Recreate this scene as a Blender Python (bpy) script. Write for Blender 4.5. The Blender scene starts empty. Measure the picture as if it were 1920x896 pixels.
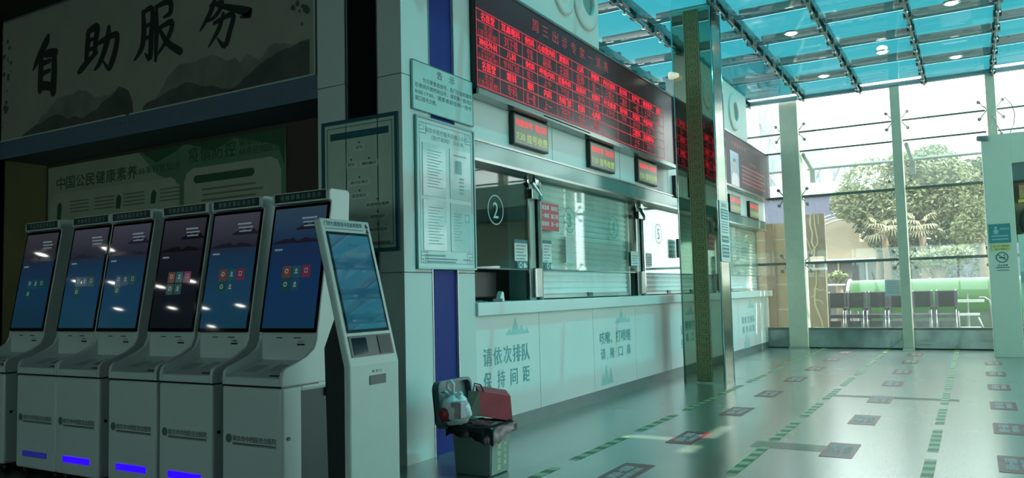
import bpy, math, random
from mathutils import Vector, Matrix
SC = bpy.context.scene
COL = SC.collection
PI = math.pi
random.seed(7)

# ------------------------------------------------------------------ camera
CAM_H = 1.25
def cam_axes(yaw, pitch, roll):
    cy, sy, cp, sp = math.cos(yaw), math.sin(yaw), math.cos(pitch), math.sin(pitch)
    f = Vector((-sy*cp, cy*cp, sp)); r = Vector((cy, sy, 0)); u = r.cross(f)
    cr, sr = math.cos(roll), math.sin(roll)
    return f, cr*r + sr*u, -sr*r + cr*u
_f, _r, _u = cam_axes(.525310851, .0684147865, -.024527844)
cd = bpy.data.cameras.new('camera'); cam = bpy.data.objects.new('camera', cd); COL.objects.link(cam)
cd.sensor_width = 36; cd.lens = 1486.07/1920*36; cd.clip_end = 300; cd.clip_start = .05
cam.matrix_world = Matrix(((_r.x, _u.x, -_f.x, 0), (_r.y, _u.y, -_f.y, 0), (_r.z, _u.z, -_f.z, CAM_H), (0, 0, 0, 1)))
SC.camera = cam

# ------------------------------------------------------------------ world, sun, exposure
SKY = 3.2
SUN = 7.5
EXPOSURE = 0.6
w = bpy.data.worlds.new('sky'); SC.world = w; w.use_nodes = True
nt = w.node_tree; bg = nt.nodes['Background']
tc = nt.nodes.new('ShaderNodeTexCoord'); sx = nt.nodes.new('ShaderNodeSeparateXYZ')
cr = nt.nodes.new('ShaderNodeValToRGB'); nz = nt.nodes.new('ShaderNodeTexNoise'); nz.inputs['Scale'].default_value = 2.2
mx = nt.nodes.new('ShaderNodeMath'); mx.operation = 'MULTIPLY_ADD'; mx.inputs[1].default_value = .25
nt.links.new(tc.outputs['Generated'], sx.inputs[0]); nt.links.new(tc.outputs['Generated'], nz.inputs['Vector'])
nt.links.new(nz.outputs['Fac'], mx.inputs[0]); nt.links.new(sx.outputs['Z'], mx.inputs[2])
cr.color_ramp.elements[0].position = 0; cr.color_ramp.elements[0].color = (1, 1, 1, 1)
cr.color_ramp.elements[1].position = .8; cr.color_ramp.elements[1].color = (.86, .95, 1, 1)
nt.links.new(mx.outputs[0], cr.inputs[0]); nt.links.new(cr.outputs[0], bg.inputs['Color'])
bg.inputs['Strength'].default_value = SKY
sd = bpy.data.lights.new('sun', 'SUN'); sd.energy = SUN; sd.angle = math.radians(.6); sd.color = (1, .93, .78)
so = bpy.data.objects.new('sun', sd); COL.objects.link(so); so.location = (10, 12, 20)
so.rotation_euler = Vector((-.639, -.153, -1)).to_track_quat('-Z', 'Y').to_euler()
vs = SC.view_settings; SC.display_settings.display_device = 'sRGB'
vs.view_transform = 'Standard'; vs.look = 'None'; vs.exposure = EXPOSURE; vs.gamma = 1; vs.use_curve_mapping = False
cy = SC.cycles; cy.use_denoising = True; cy.max_bounces = 10; cy.diffuse_bounces = 5; cy.glossy_bounces = 4
cy.transmission_bounces = 6; cy.transparent_max_bounces = 16; cy.sample_clamp_indirect = 8; cy.caustics_reflective = False; cy.caustics_refractive = False

# ------------------------------------------------------------------ materials
def lin(c):
    return tuple(((v/255)/12.92 if v/255 <= .04045 else ((v/255+.055)/1.055)**2.4) for v in c)
MATS = {}
def M(name, rgb, rough=.5, metal=0., noise=.05, scale=6., emit=None, es=1., spec=.5, coat=0., alpha=None):
    if name in MATS: return MATS[name]
    m = bpy.data.materials.new(name); m.use_nodes = True; n = m.node_tree; b = n.nodes['Principled BSDF']
    c = lin(rgb)
    if noise:
        t = n.nodes.new('ShaderNodeTexCoord'); z = n.nodes.new('ShaderNodeTexNoise'); z.inputs['Scale'].default_value = scale
        z.inputs['Detail'].default_value = 4
        r = n.nodes.new('ShaderNodeValToRGB')
        r.color_ramp.elements[0].color = tuple(v*(1-noise) for v in c)+(1,); r.color_ramp.elements[0].position = .3
        r.color_ramp.elements[1].color = tuple(min(1, v*(1+noise)) for v in c)+(1,); r.color_ramp.elements[1].position = .7
        n.links.new(t.outputs['Object'], z.inputs['Vector']); n.links.new(z.outputs['Fac'], r.inputs[0]); n.links.new(r.outputs[0], b.inputs['Base Color'])
    else: b.inputs['Base Color'].default_value = c+(1,)
    b.inputs['Roughness'].default_value = rough; b.inputs['Metallic'].default_value = metal
    b.inputs['Specular IOR Level'].default_value = spec; b.inputs['Coat Weight'].default_value = coat
    if emit:
        b.inputs['Emission Color'].default_value = lin(emit)+(1,); b.inputs['Emission Strength'].default_value = es*2**-EXPOSURE
    m.diffuse_color = c+(1,)
    MATS[name] = m; return m
LED = 2**-EXPOSURE      # screens and LEDs: how bright they stand against the room at this exposure
def glass_mat(name, tint, gloss=.06, haze=0., edge=.75, hazecol=(1, 1, 1), streak=0., rough=.02):
    """thin sheet of glass: tinted see-through, a mirror share that grows at grazing angles, and a milky share that scatters the light"""
    m = bpy.data.materials.new(name); m.use_nodes = True; n = m.node_tree; n.nodes.clear()
    out = n.nodes.new('ShaderNodeOutputMaterial'); tr = n.nodes.new('ShaderNodeBsdfTransparent'); tr.inputs[0].default_value = tint+(1,)
    gl = n.nodes.new('ShaderNodeBsdfGlossy'); gl.inputs['Roughness'].default_value = rough; gl.inputs['Color'].default_value = (1, 1, 1, 1)
    fr = n.nodes.new('ShaderNodeLayerWeight'); fr.inputs['Blend'].default_value = .5
    pw = n.nodes.new('ShaderNodeMath'); pw.operation = 'POWER'; pw.inputs[1].default_value = 4.5
    mu = n.nodes.new('ShaderNodeMath'); mu.operation = 'MULTIPLY_ADD'; mu.inputs[1].default_value = edge; mu.inputs[2].default_value = gloss; mu.use_clamp = True
    n.links.new(fr.outputs['Facing'], pw.inputs[0]); n.links.new(pw.outputs[0], mu.inputs[0])
    last = tr
    if haze > 0:
        tl = n.nodes.new('ShaderNodeBsdfTranslucent'); tl.inputs[0].default_value = hazecol+(1,)
        df = n.nodes.new('ShaderNodeBsdfDiffuse'); df.inputs[0].default_value = hazecol+(1,)
        a = n.nodes.new('ShaderNodeMixShader'); a.inputs[0].default_value = .35
        n.links.new(tl.outputs[0], a.inputs[1]); n.links.new(df.outputs[0], a.inputs[2])
        b = n.nodes.new('ShaderNodeMixShader'); b.inputs[0].default_value = haze
        if streak:
            t = n.nodes.new('ShaderNodeTexCoord'); mp = n.nodes.new('ShaderNodeMapping'); mp.inputs['Scale'].default_value = (.5, 1.6, .5)
            z = n.nodes.new('ShaderNodeTexNoise'); z.inputs['Scale'].default_value = 1.6; z.inputs['Detail'].default_value = 3
            q = n.nodes.new('ShaderNodeMath'); q.operation = 'MULTIPLY_ADD'; q.inputs[1].default_value = streak; q.inputs[2].default_value = haze-streak*.5; q.use_clamp = True
            n.links.new(t.outputs['Object'], mp.inputs[0]); n.links.new(mp.outputs[0], z.inputs['Vector']); n.links.new(z.outputs['Fac'], q.inputs[0]); n.links.new(q.outputs[0], b.inputs[0])
        n.links.new(tr.outputs[0], b.inputs[1]); n.links.new(a.outputs[0], b.inputs[2]); last = b
    x = n.nodes.new('ShaderNodeMixShader'); n.links.new(mu.outputs[0], x.inputs[0]); n.links.new(last.outputs[0], x.inputs[1]); n.links.new(gl.outputs[0], x.inputs[2])
    n.links.new(x.outputs[0], out.inputs[0]); MATS[name] = m; return m

white = M('white_laminate', (214, 224, 221), .35, noise=.02, scale=2)
white2 = M('white_paint', (206, 214, 210), .5, noise=.03, scale=1.5)
kwhite = M('kiosk_white', (206, 214, 212), .32, noise=.02)
kgrey = M('kiosk_grey', (172, 182, 180), .4, noise=.02)
kdark = M('kiosk_dark_panel', (42, 58, 60), .5)
black = M('black_plastic', (18, 20, 22), .35)
bezel = M('black_glass_bezel', (10, 12, 14), .06)
ink = M('dark_ink', (34, 38, 38), .7)
steel = M('brushed_steel', (170, 174, 172), .28, 1, noise=.06, scale=14)
chrome = M('chrome', (205, 210, 208), .08, 1, noise=.02)
mirror = M('mirror_steel', (158, 166, 148), .035, 1, noise=.03, scale=1.5)
gold = M('fret_gold', (150, 150, 108), .4, .45, noise=.12, scale=20)
goldd = M('fret_gold_dark', (116, 118, 84), .45, .45, noise=.12, scale=20)
teal = M('teal_print', (38, 118, 124), .55)
tealdk = M('teal_dark', (30, 84, 92), .5)
paper = M('paper_white', (216, 224, 220), .6)
post_p = M('pale_teal_board', (178, 208, 204), .45)
blue = M('blue_panel', (26, 46, 124), .55, spec=.2)
blackst = M('black_stone', (20, 20, 24), .2)
red = M('red_sticker', (150, 42, 52), .4)
redb = M('red_board', (186, 46, 60), .4)
skirt = M('steel_skirting', (112, 126, 124), .45, .2, noise=.06)
dark = M('dark_interior', (46, 50, 50), .8)
brown = M('dark_brown_plaster', (52, 44, 36), .8)
beige = M('beige_plaster', (156, 146, 104), .8, noise=.08, scale=2)
greyblue = M('grey_blue_strip', (92, 108, 128), .6)
silk = M('banner_silk', (150, 150, 138), .75, noise=.06, scale=3)
mtl = M('mountain_wash_pale', (120, 122, 114), .75, noise=.2, scale=4)
mtd = M('mountain_wash_dark', (80, 82, 78), .75, noise=.25, scale=4)
lettering_teal = M('teal_lettering', (86, 156, 158), .5)
deco_teal = M('teal_deco', (158, 202, 200), .5)
red_led = M('red_led', (60, 4, 10), .4, emit=(255, 26, 54), es=1.35)
red_led_dim = M('red_led_dim', (60, 4, 10), .4, emit=(196, 28, 52), es=.75)
red_line = M('red_led_line', (60, 4, 10), .4, emit=(200, 40, 64), es=.75)
grn_led = M('green_led', (20, 30, 10), .4, emit=(150, 184, 100), es=1.2)
led_face = M('led_face', (20, 14, 16), .22, emit=(38, 22, 26), es=1, noise=.1, scale=60)
led_face2 = M('led_face_grey', (70, 78, 70), .3, emit=(92, 100, 88), es=.9)
lamp = M('lamp_glow', (255, 255, 250), .3, emit=(255, 255, 248), es=14, noise=0)
blue_glow = M('blue_strip_glow', (20, 0, 120), .3, emit=(40, 4, 255), es=1.35, noise=0)
blue_dim = M('blue_strip_dim', (40, 40, 110), .4, emit=(40, 44, 140), es=.5, noise=0)
roofg = None

# floor: polished pale terrazzo with joints
def floor_material():
    m = bpy.data.materials.new('polished_terrazzo'); m.use_nodes = True; n = m.node_tree; b = n.nodes['Principled BSDF']
    t = n.nodes.new('ShaderNodeTexCoord')
    z = n.nodes.new('ShaderNodeTexNoise'); z.inputs['Scale'].default_value = 90; z.inputs['Detail'].default_value = 2
    z2 = n.nodes.new('ShaderNodeTexNoise'); z2.inputs['Scale'].default_value = .8; z2.inputs['Detail'].default_value = 5
    r = n.nodes.new('ShaderNodeValToRGB'); r.color_ramp.elements[0].position = .35; r.color_ramp.elements[1].position = .65
    r.color_ramp.elements[0].color = lin((80, 106, 97))+(1,); r.color_ramp.elements[1].color = lin((108, 128, 118))+(1,)
    mp = n.nodes.new('ShaderNodeMapping'); mp.inputs['Location'].default_value = (.95, .2, 0)
    br = n.nodes.new('ShaderNodeTexBrick'); br.offset = 0; br.inputs['Scale'].default_value = 1; br.inputs['Mortar Size'].default_value = .007
    br.inputs['Brick Width'].default_value = 1.9; br.inputs['Row Height'].default_value = 2.6
    br.inputs['Color1'].default_value = (1, 1, 1, 1); br.inputs['Color2'].default_value = (.94, .95, .95, 1); br.inputs['Mortar'].default_value = (.3, .3, .29, 1)
    mix = n.nodes.new('ShaderNodeMix'); mix.data_type = 'RGBA'; mix.blend_type = 'MULTIPLY'; mix.inputs[0].default_value = 1
    n.links.new(t.outputs['Object'], z.inputs['Vector']); n.links.new(t.outputs['Object'], z2.inputs['Vector']); n.links.new(t.outputs['Object'], mp.inputs[0]); n.links.new(mp.outputs[0], br.inputs['Vector'])
    n.links.new(z.outputs['Fac'], r.inputs[0]); n.links.new(r.outputs[0], mix.inputs[6]); n.links.new(br.outputs['Color'], mix.inputs[7]); n.links.new(mix.outputs[2], b.inputs['Base Color'])
    rr = n.nodes.new('ShaderNodeMapRange'); rr.inputs['To Min'].default_value = .2; rr.inputs['To Max'].default_value = .32
    n.links.new(z2.outputs['Fac'], rr.inputs[0]); n.links.new(rr.outputs[0], b.inputs['Roughness']); b.inputs['Specular IOR Level'].default_value = .7; b.inputs['Coat Weight'].default_value = 1; b.inputs['Coat IOR'].default_value = 1.75; b.inputs['Coat Roughness'].default_value = .24
    return m
floor_m = floor_material()
roof_glass = glass_mat('teal_roof_glass', (.005, .085, .102), gloss=.07, edge=.4, haze=.05, hazecol=(.10, .40, .42), streak=.05, rough=.05)
far_glass = glass_mat('hazy_window_glass', (.88, .94, .91), gloss=.04, haze=.075, hazecol=(.93, .97, .96), streak=.05)  # milky share imitates the veiling glare of the bright outdoors
far_glass_clear = glass_mat('faintly_hazy_window_glass', (.90, .95, .92), gloss=.04, haze=.036, hazecol=(.93, .97, .96), streak=.02)  # lower panes: less of that glare put into the glass
side_glass = glass_mat('side_window_glass', (.72, .90, .86), gloss=.05, haze=.05)
teller_glass = glass_mat('teller_glass', (.90, .97, .95), gloss=.05)

# ------------------------------------------------------------------ mesh helpers
ORG = {}
class Pl:
    """a drawing plane: a to the viewer's right, b up, c out of the surface"""
    def __init__(s, o, u, v): s.o, s.u, s.v = Vector(o), Vector(u).normalized(), Vector(v).normalized(); s.n = s.u.cross(s.v)
    def __call__(s, a, b, c=0): return s.o + s.u*a + s.v*b + s.n*c
def FX(X): return Pl((X, 0, 0), (0, 1, 0), (0, 0, 1))
def FY(Y): return Pl((0, Y, 0), (1, 0, 0), (0, 0, 1))
def FZ(Z): return Pl((0, 0, Z), (1, 0, 0), (0, 1, 0))
_tc = {}
def glyphs(s):
    if s not in _tc:
        c = bpy.data.curves.new('glyphs', 'FONT'); c.body = s; c.resolution_u = 2
        o = bpy.data.objects.new('glyphs', c); COL.objects.link(o)
        m = bpy.data.meshes.new_from_object(o.evaluated_get(bpy.context.evaluated_depsgraph_get()))
        V = [tuple(v.co) for v in m.vertices]; F = [tuple(p.vertices) for p in m.polygons]
        bpy.data.objects.remove(o); bpy.data.curves.remove(c); bpy.data.meshes.remove(m)
        _tc[s] = (V, F)
    return _tc[s]
class MB:
    def __init__(s): s.V = []; s.F = []
    def add(s, V, F):
        k = len(s.V); s.V += [Vector(v) for v in V]; s.F += [tuple(i+k for i in f) for f in F]; return s
    def quad(s, a, b, c, d): return s.add([a, b, c, d], [(0, 1, 2, 3)])
    def box(s, x0, x1, y0, y1, z0, z1):
        return s.add([(x0, y0, z0), (x1, y0, z0), (x1, y1, z0), (x0, y1, z0), (x0, y0, z1), (x1, y0, z1), (x1, y1, z1), (x0, y1, z1)],
                     [(3, 2, 1, 0), (4, 5, 6, 7), (0, 1, 5, 4), (1, 2, 6, 5), (2, 3, 7, 6), (3, 0, 4, 7)])
    def pbox(s, P, a0, a1, b0, b1, c0, c1):
        return s.prism([(a0, b0), (a1, b0), (a1, b1), (a0, b1)], P, c0, c1)
    def prism(s, poly, P, c0, c1):
        n = len(poly); V = [P(a, b, c0) for a, b in poly]+[P(a, b, c1) for a, b in poly]
        F = [tuple(reversed(range(n))), tuple(range(n, 2*n))]+[(i, (i+1) % n, n+(i+1) % n, n+i) for i in range(n)]
        return s.add(V, F)
    def poly(s, pts, P, c=0): return s.add([P(a, b, c) for a, b in pts], [tuple(range(len(pts)))])
    def rect(s, P, a0, a1, b0, b1, c=0): return s.poly([(a0, b0), (a1, b0), (a1, b1), (a0, b1)], P, c)
    def frame(s, P, a0, a1, b0, b1, t, c0, c1):
        s.pbox(P, a0, a1, b0, b0+t, c0, c1); s.pbox(P, a0, a1, b1-t, b1, c0, c1)
        s.pbox(P, a0, a0+t, b0+t, b1-t, c0, c1); return s.pbox(P, a1-t, a1, b0+t, b1-t, c0, c1)
    def ring(s, P, a, b, ro, ri, c=0, n=32, sx=1):
        V = []; F = []
        for i in range(n):
            t = 2*PI*i/n; V += [P(a+sx*ro*math.cos(t), b+ro*math.sin(t), c), P(a+sx*ri*math.cos(t), b+ri*math.sin(t), c)]
        for i in range(n): j = (i+1) % n; F.append((2*i, 2*j, 2*j+1, 2*i+1))
        return s.add(V, F)
    def disc(s, P, a, b, r, c=0, n=24, sx=1): return s.poly([(a+sx*r*math.cos(2*PI*i/n), b+r*math.sin(2*PI*i/n)) for i in range(n)], P, c)
    def tube(s, pts, r, n=8, cap=True):
        pts = [Vector(p) for p in pts]; rs = r if isinstance(r, (list, tuple)) else [r]*len(pts); V = []; F = []
        up = None
        for i, p in enumerate(pts):
            d = (pts[min(i+1, len(pts)-1)]-pts[max(i-1, 0)]).normalized()
            if up is None: up = Vector((0, 0, 1)) if abs(d.z) < .9 else Vector((1, 0, 0))
            a = d.cross(up).normalized(); b = a.cross(d).normalized(); up = b
            for k in range(n): t = 2*PI*k/n; V.append(p+(a*math.cos(t)+b*math.sin(t))*rs[i])
        for i in range(len(pts)-1):
            for k in range(n): F.append((i*n+k, i*n+(k+1) % n, (i+1)*n+(k+1) % n, (i+1)*n+k))
        if cap: F += [tuple(reversed(range(n))), tuple(range((len(pts)-1)*n, len(pts)*n))]
        return s.add(V, F)
    def lathe(s, prof, base, axis=(0, 0, 1), n=24):
        ax = Vector(axis).normalized(); a = ax.orthogonal().normalized(); b = ax.cross(a); V = []; F = []; base = Vector(base)
        for r, h in prof:
            for k in range(n): t = 2*PI*k/n; V.append(base+ax*h+(a*math.cos(t)+b*math.sin(t))*r)
        for i in range(len(prof)-1):
            for k in range(n): F.append((i*n+k, i*n+(k+1) % n, (i+1)*n+(k+1) % n, (i+1)*n+k))
        return s.add(V, F)
    def text(s, P, txt, a0, a1, b0, b1, c=.001):
        V, F = glyphs(txt)
        if not V: return s
        cjk = any(ord(q) > 0x2e80 for q in txt)
        x0, x1 = min(v[0] for v in V), max(v[0] for v in V); y0, y1 = (-.08, .84) if cjk else (0, .72)
        h = (b1-b0)*.022 if cjk else (b1-b0)*.012               # each glyph twice, a hair apart: a bolder stroke
        for q in (-1, 1): s.add([P(a0+(v[0]-x0)/(x1-x0)*(a1-a0)+h*q, b0+(v[1]-y0)/(y1-y0)*(b1-b0)+h*.5*q, c+.00012*q) for v in V], F)
        return s
    def spread(s, P, txt, a0, a1, b0, b1, wd, c=.001):
        """single characters spaced out from a0 to a1, each wd wide"""
        k = len(txt)
        for i, ch in enumerate(txt):
            x = a0+(a1-a0-wd)*i/max(1, k-1)
            if ch in '一': s.rect(P, x, x+wd, b0+(b1-b0)*.47, b0+(b1-b0)*.57, c)
            else: s.text(P, ch, x, x+wd, b0, b1, c)
        return s
    def lines(s, P, rows, c=.001, h=.5):
        """thin unreadable print lines: (a0, a1, b, height)"""
        for a0, a1, b, t in rows:
            x = a0
            while x < a1:
                wd = min(a1-x, t*random.uniform(.7, 1.1)); s.rect(P, x, x+wd*.8, b, b+t, c); x += wd
        return s
    def brush(s, P, pts, c=.001):
        n = len(pts); L = []; R = []
        q = []
        for i in range(n-1):                                  # smooth with Catmull-Rom
            p0, p1, p2, p3 = pts[max(i-1, 0)], pts[i], pts[i+1], pts[min(i+2, n-1)]
            for t in (0, .25, .5, .75):
                q.append(tuple(.5*((2*p1[k])+(-p0[k]+p2[k])*t+(2*p0[k]-5*p1[k]+4*p2[k]-p3[k])*t*t+(-p0[k]+3*p1[k]-3*p2[k]+p3[k])*t**3) for k in range(3)))
        q.append(pts[-1])
        for i, (x, y, wd) in enumerate(q):
            ax, ay = q[min(i+1, len(q)-1)][0]-q[max(i-1, 0)][0], q[min(i+1, len(q)-1)][1]-q[max(i-1, 0)][1]; l = math.hypot(ax, ay) or 1
            L.append((x-ay/l*wd, y+ax/l*wd)); R.append((x+ay/l*wd, y-ax/l*wd))
        for i in range(len(q)-1): s.add([P(*R[i], c), P(*R[i+1], c), P(*L[i+1], c), P(*L[i], c)], [(0, 1, 2, 3)])
        s.disc(P, q[0][0], q[0][1], q[0][2]*1.02, c+.0004, 10); s.disc(P, q[-1][0], q[-1][1], q[-1][2]*1.02, c+.0004, 10); return s
    def build(s, name, mat, parent=None, bevel=0, smooth=False, seg=2):
        og = ORG.get(parent.name, Vector((0, 0, 0))) if parent else Vector((0, 0, 0))
        me = bpy.data.meshes.new(name); me.from_pydata([tuple(v-og) for v in s.V], [], s.F); me.validate(); me.update()
        me.materials.append(mat if not isinstance(mat, str) else MATS[mat])
        o = bpy.data.objects.new(name, me); COL.objects.link(o)
        if parent: o.parent = parent
        ORG[o.name] = og
        if smooth:
            for p in me.polygons: p.use_smooth = True
        if bevel:
            b = o.modifiers.new('bevel', 'BEVEL'); b.width = bevel; b.segments = seg; b.limit_method = 'ANGLE'; b.angle_limit = math.radians(40)
        return o
def tag(o, label=None, cat=None, group=None, kind=None):
    if label: o['label'] = label
    if cat: o['category'] = cat
    if group: o['group'] = group
    if kind: o['kind'] = kind
    return o
def root(name, loc, label=None, cat=None, group=None, kind=None):
    o = bpy.data.objects.new(name, None); COL.objects.link(o); o.location = loc; o.empty_display_size = .1
    ORG[o.name] = Vector(loc); return tag(o, label, cat, group, kind)
def lab(o, label): o['label'] = label; return o
def dup(r, loc=None, label=None, group=None):
    c = r.copy(); COL.objects.link(c)
    if loc is not None: c.location = loc
    for k in list(r.children):
        d = k.copy(); COL.objects.link(d); d.parent = c
        for g in list(k.children):
            e = g.copy(); COL.objects.link(e); e.parent = d
    if label: c['label'] = label
    if group: c['group'] = group
    return c
def S(name, mb, mat, parent=None, **k):
    o = mb.build(name, mat, parent, **k)
    if not parent: o['kind'] = 'structure'
    return o

# ================================================================== THE SETTING
XF, XR, YG = -3.75, 7.0, 17.0          # counter wall, right glass wall, far glass wall
LOWZ = 4.5
S('floor', MB().box(-22, XR, -10, YG+.1, -.1, 0), floor_m)
S('ground', MB().box(-40, 40, YG+.1, 90, -.12, -.02), M('outdoor_paving', (104, 104, 98), .8, noise=.15, scale=3))
# dark low ceiling over the kiosks and the camera
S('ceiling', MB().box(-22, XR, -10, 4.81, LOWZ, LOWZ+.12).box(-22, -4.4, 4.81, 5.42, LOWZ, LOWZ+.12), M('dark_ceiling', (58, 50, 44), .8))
S('wall_rear', MB().box(-22, XR, -10.1, -10, 0, .9).box(-22, XR, -10.1, -10, 3.1, LOWZ).box(-22, -7.5, -10.1, -10, .9, 3.1).box(4, XR, -10.1, -10, .9, 3.1), M('dim_wall', (88, 86, 80), .8))
wn = root('window_14', (-1.5, -10.05, .9), kind='structure')  # unseen window added behind the camera to lighten the kiosk fronts
MB().box(-7.5, 4, -10.06, -10.04, .9, 3.1).build('pane', side_glass, wn)
fm = MB()
for x in (-7.5, -5.2, -2.9, -.6, 1.7, 4): fm.box(x-.04, x+.04, -10.1, -10, .9, 3.1)
fm.build('mullion', black, wn)
S('wall_left', MB().box(-9.6, -9.46, 2.7, 5.32, 0, LOWZ), beige)
S('wall_hall', MB().box(-22.1, -22, -10, 4.75, 0, LOWZ), MATS['dim_wall'])
S('wall_partition', MB().box(-22, -9.46, 4.75, 4.85, 0, LOWZ), MATS['dim_wall'])
# back wall behind the kiosks
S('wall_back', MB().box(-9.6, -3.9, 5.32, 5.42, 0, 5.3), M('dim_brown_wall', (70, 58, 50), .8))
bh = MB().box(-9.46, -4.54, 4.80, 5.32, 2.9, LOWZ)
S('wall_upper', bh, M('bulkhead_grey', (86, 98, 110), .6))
S('trim_1', MB().pbox(FY(4.80), -9.46, -4.54, 2.9, 3.10, 0, .006), greyblue)
S('trim_2', MB().box(-4.54, XR, 4.70, 4.80, LOWZ, 5.4), white2)
# hall side and right
S('wall_right', MB().box(XR, XR+.15, -10, 4.7, 0, 5.4), M('dim_wall2', (120, 124, 120), .8))
# wall above the counter windows
S('wall_counter', MB().box(-3.95, XF, 5.70, 17.2, 2.62, 4.13), white)
tr = MB()
for y in (5.72, 7.36, 9.2, 11.0, 12.8, 14.6, 16.4):
    tr.box(XF, XF+.0015, y-.004, y+.004, 2.62, 4.1)
S('trim_3', tr, M('joint_grey', (128, 142, 140), .6))
S('trim_4', MB().box(-3.93, XF+.02, 5.70, 17.15, 2.43, 2.62), M('lintel_glassy', (112, 146, 142), .12, .2))
S('trim_5', MB().box(-3.9, XF+.03, 5.70, 17.15, 2.425, 2.45).box(-3.9, XF+.03, 5.70, 17.15, 2.605, 2.622), steel)
S('wall_block', MB().box(-4.6, XF+.01, 5.70, 8.65, 4.13, 5.04).box(-4.6, XF+.01, 13.6, 15.9, 4.13, 5.04), white2)
# office behind the counter glass
S('wall_office_end', MB().box(-7, -4.3, 17.1, 17.2, 0, 4.1), white2)
S('wall_office', MB().box(-7.1, -7, 5.7, 17.2, 0, 3.2), M('office_wall', (120, 130, 128), .8))
S('ceiling_office', MB().box(-7.1, -3.9, 5.42, 17.2, 3.2, 3.3), M('office_ceiling', (96, 104, 102), .8))
# ---- teal glass roof
rf = root('ceiling', (0, 0, 5.05), kind='structure')
GX = [-6.05, -4.95, -3.85, -2.78, -1.72, -.6, .5, 1.6, 2.7, 3.8, 4.9, 6.0, 7.0]
ZR = 5.10
beam_m = M('roof_beam', (78, 108, 108), .3, .5, noise=.1)
pur = M('roof_purlin', (26, 60, 68), .85)
for i in range(len(GX)-1):
    off = .55 if i % 2 else 0.
    ys = [4.80]+[y+off for y in (5.3, 6.72, 8.15, 9.6, 11.0, 12.43, 13.86, 15.3)]+[16.72+(.18 if i % 2 else -.05)]
    for j in range(len(ys)-1):
        a, b = ys[j]+.002, ys[j+1]-.002; x0, x1 = GX[i]+.002, GX[i+1]-.002
        if i == 6 and j == 2:                                 # unseen sheet with slits cut so the sun throws streaks on the floor
            p = MB(); ex = [x0, .58, 1.02, 1.22, 1.34, x1]; ey = [a, 6.78, 7.08, 7.20, 7.34, 7.42, 8.05, b]
            for q in range(5):
                for v in range(7):
                    if (q, v) in ((1, 3), (3, 1), (3, 5)): continue
                    p.quad((ex[q], ey[v], ZR+.03), (ex[q], ey[v+1], ZR+.03), (ex[q+1], ey[v+1], ZR+.03), (ex[q+1], ey[v], ZR+.03))
            p.build('glass_panel', roof_glass, rf)
            MB().box(GX[i]+.03, GX[i+1]-.03, ys[j]-.03, ys[j]+.03, ZR+.07, ZR+.2).build('purlin', pur, rf); continue
        p = MB(); N = 6; V = []; F = []
        tilt = 0
        for k in range(N+1):                                  # each sheet sags a little between its purlins
            t = k/N; z = ZR+.05-.10*math.sin(PI*t)+tilt*(t-.5)
            y = a+(b-a)*t; V += [(x0, y, z), (x1, y, z)]
        for k in range(N): F.append((2*k, 2*k+2, 2*k+3, 2*k+1))
        p.add(V, F); p.build('glass_panel', roof_glass, rf, smooth=True)
        if j: MB().box(GX[i]+.03, GX[i+1]-.03, ys[j]-.03, ys[j]+.03, ZR+.07, ZR+.2).build('purlin', pur, rf)
for x in GX[:-1]:
    b = MB(); b.box(x-.035, x+.035, 4.8, 16.75, ZR-.02, ZR+.10)
    b.tube([(x, 4.8, ZR-.10), (x, 16.75, ZR-.10)], .022, 8)
    y = 5.2
    while y < 16.6:
        b.box(x-.05, x+.05, y-.05, y+.05, ZR-.12, ZR-.02); b.tube([(x, y, ZR-.1), (x, y+.35, ZR+.05)], .012, 6); y += .71
    b.build('beam', beam_m, rf)
    z = MB(); y = 5.55
    while y < 16.6:
        z.lathe([(0, 0), (.028, 0), (.034, .012), (.02, .03), (0, .03)], (x, y, ZR-.15), n=10); y += .71
    z.build('glass_clamp', chrome, rf, smooth=True)
MB().box(-6.05, 7, 16.70, 16.80, ZR-.06, ZR+.02).build('edge_beam', M('roof_edge', (150, 168, 172), .4, .2), rf)

# ---- big square pillar with a coloured recess in each face
pl = root('pillar', (-4.11, 5.21, 0), 'thick white square pillar clad in panels, black and blue stripes, between kiosks and counter', 'pillar')
PX0, PX1, PY0, PY1 = -4.54, -3.68, 4.73, 5.70
b = MB()
for z0, z1 in ((0, 1.425), (1.431, 2.945), (2.951, 4.47), (4.476, 5.04)):
    b.box(PX0, -4.23, PY0, PY1, z0, z1); b.box(-3.92, PX1, PY0, 5.09, z0, z1); b.box(-3.92, PX1, 5.43, PY1, z0, z1)
    b.box(-4.23, -3.92, 4.76, PY1, z0, z1)
    b.box(-3.92, -3.71, 5.09, 5.43, z0, z1)
b.build('panel', white2, pl)
MB().box(-4.23, -3.92, 4.745, 4.757, 0, 5.03).build('black_stripe', blackst, pl)
MB().box(-3.705, -3.695, 5.09, 5.43, 0, 5.03).build('blue_stripe', blue, pl)
b = MB()
for s in (-4.235, -3.915): b.box(s-.004, s+.004, 4.722, 4.735, 0, 5.03)
for s in (5.085, 5.435): b.box(-3.69, -3.674, s-.004, s+.004, 0, 5.03)
b.build('edge_strip', steel, pl)

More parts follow.
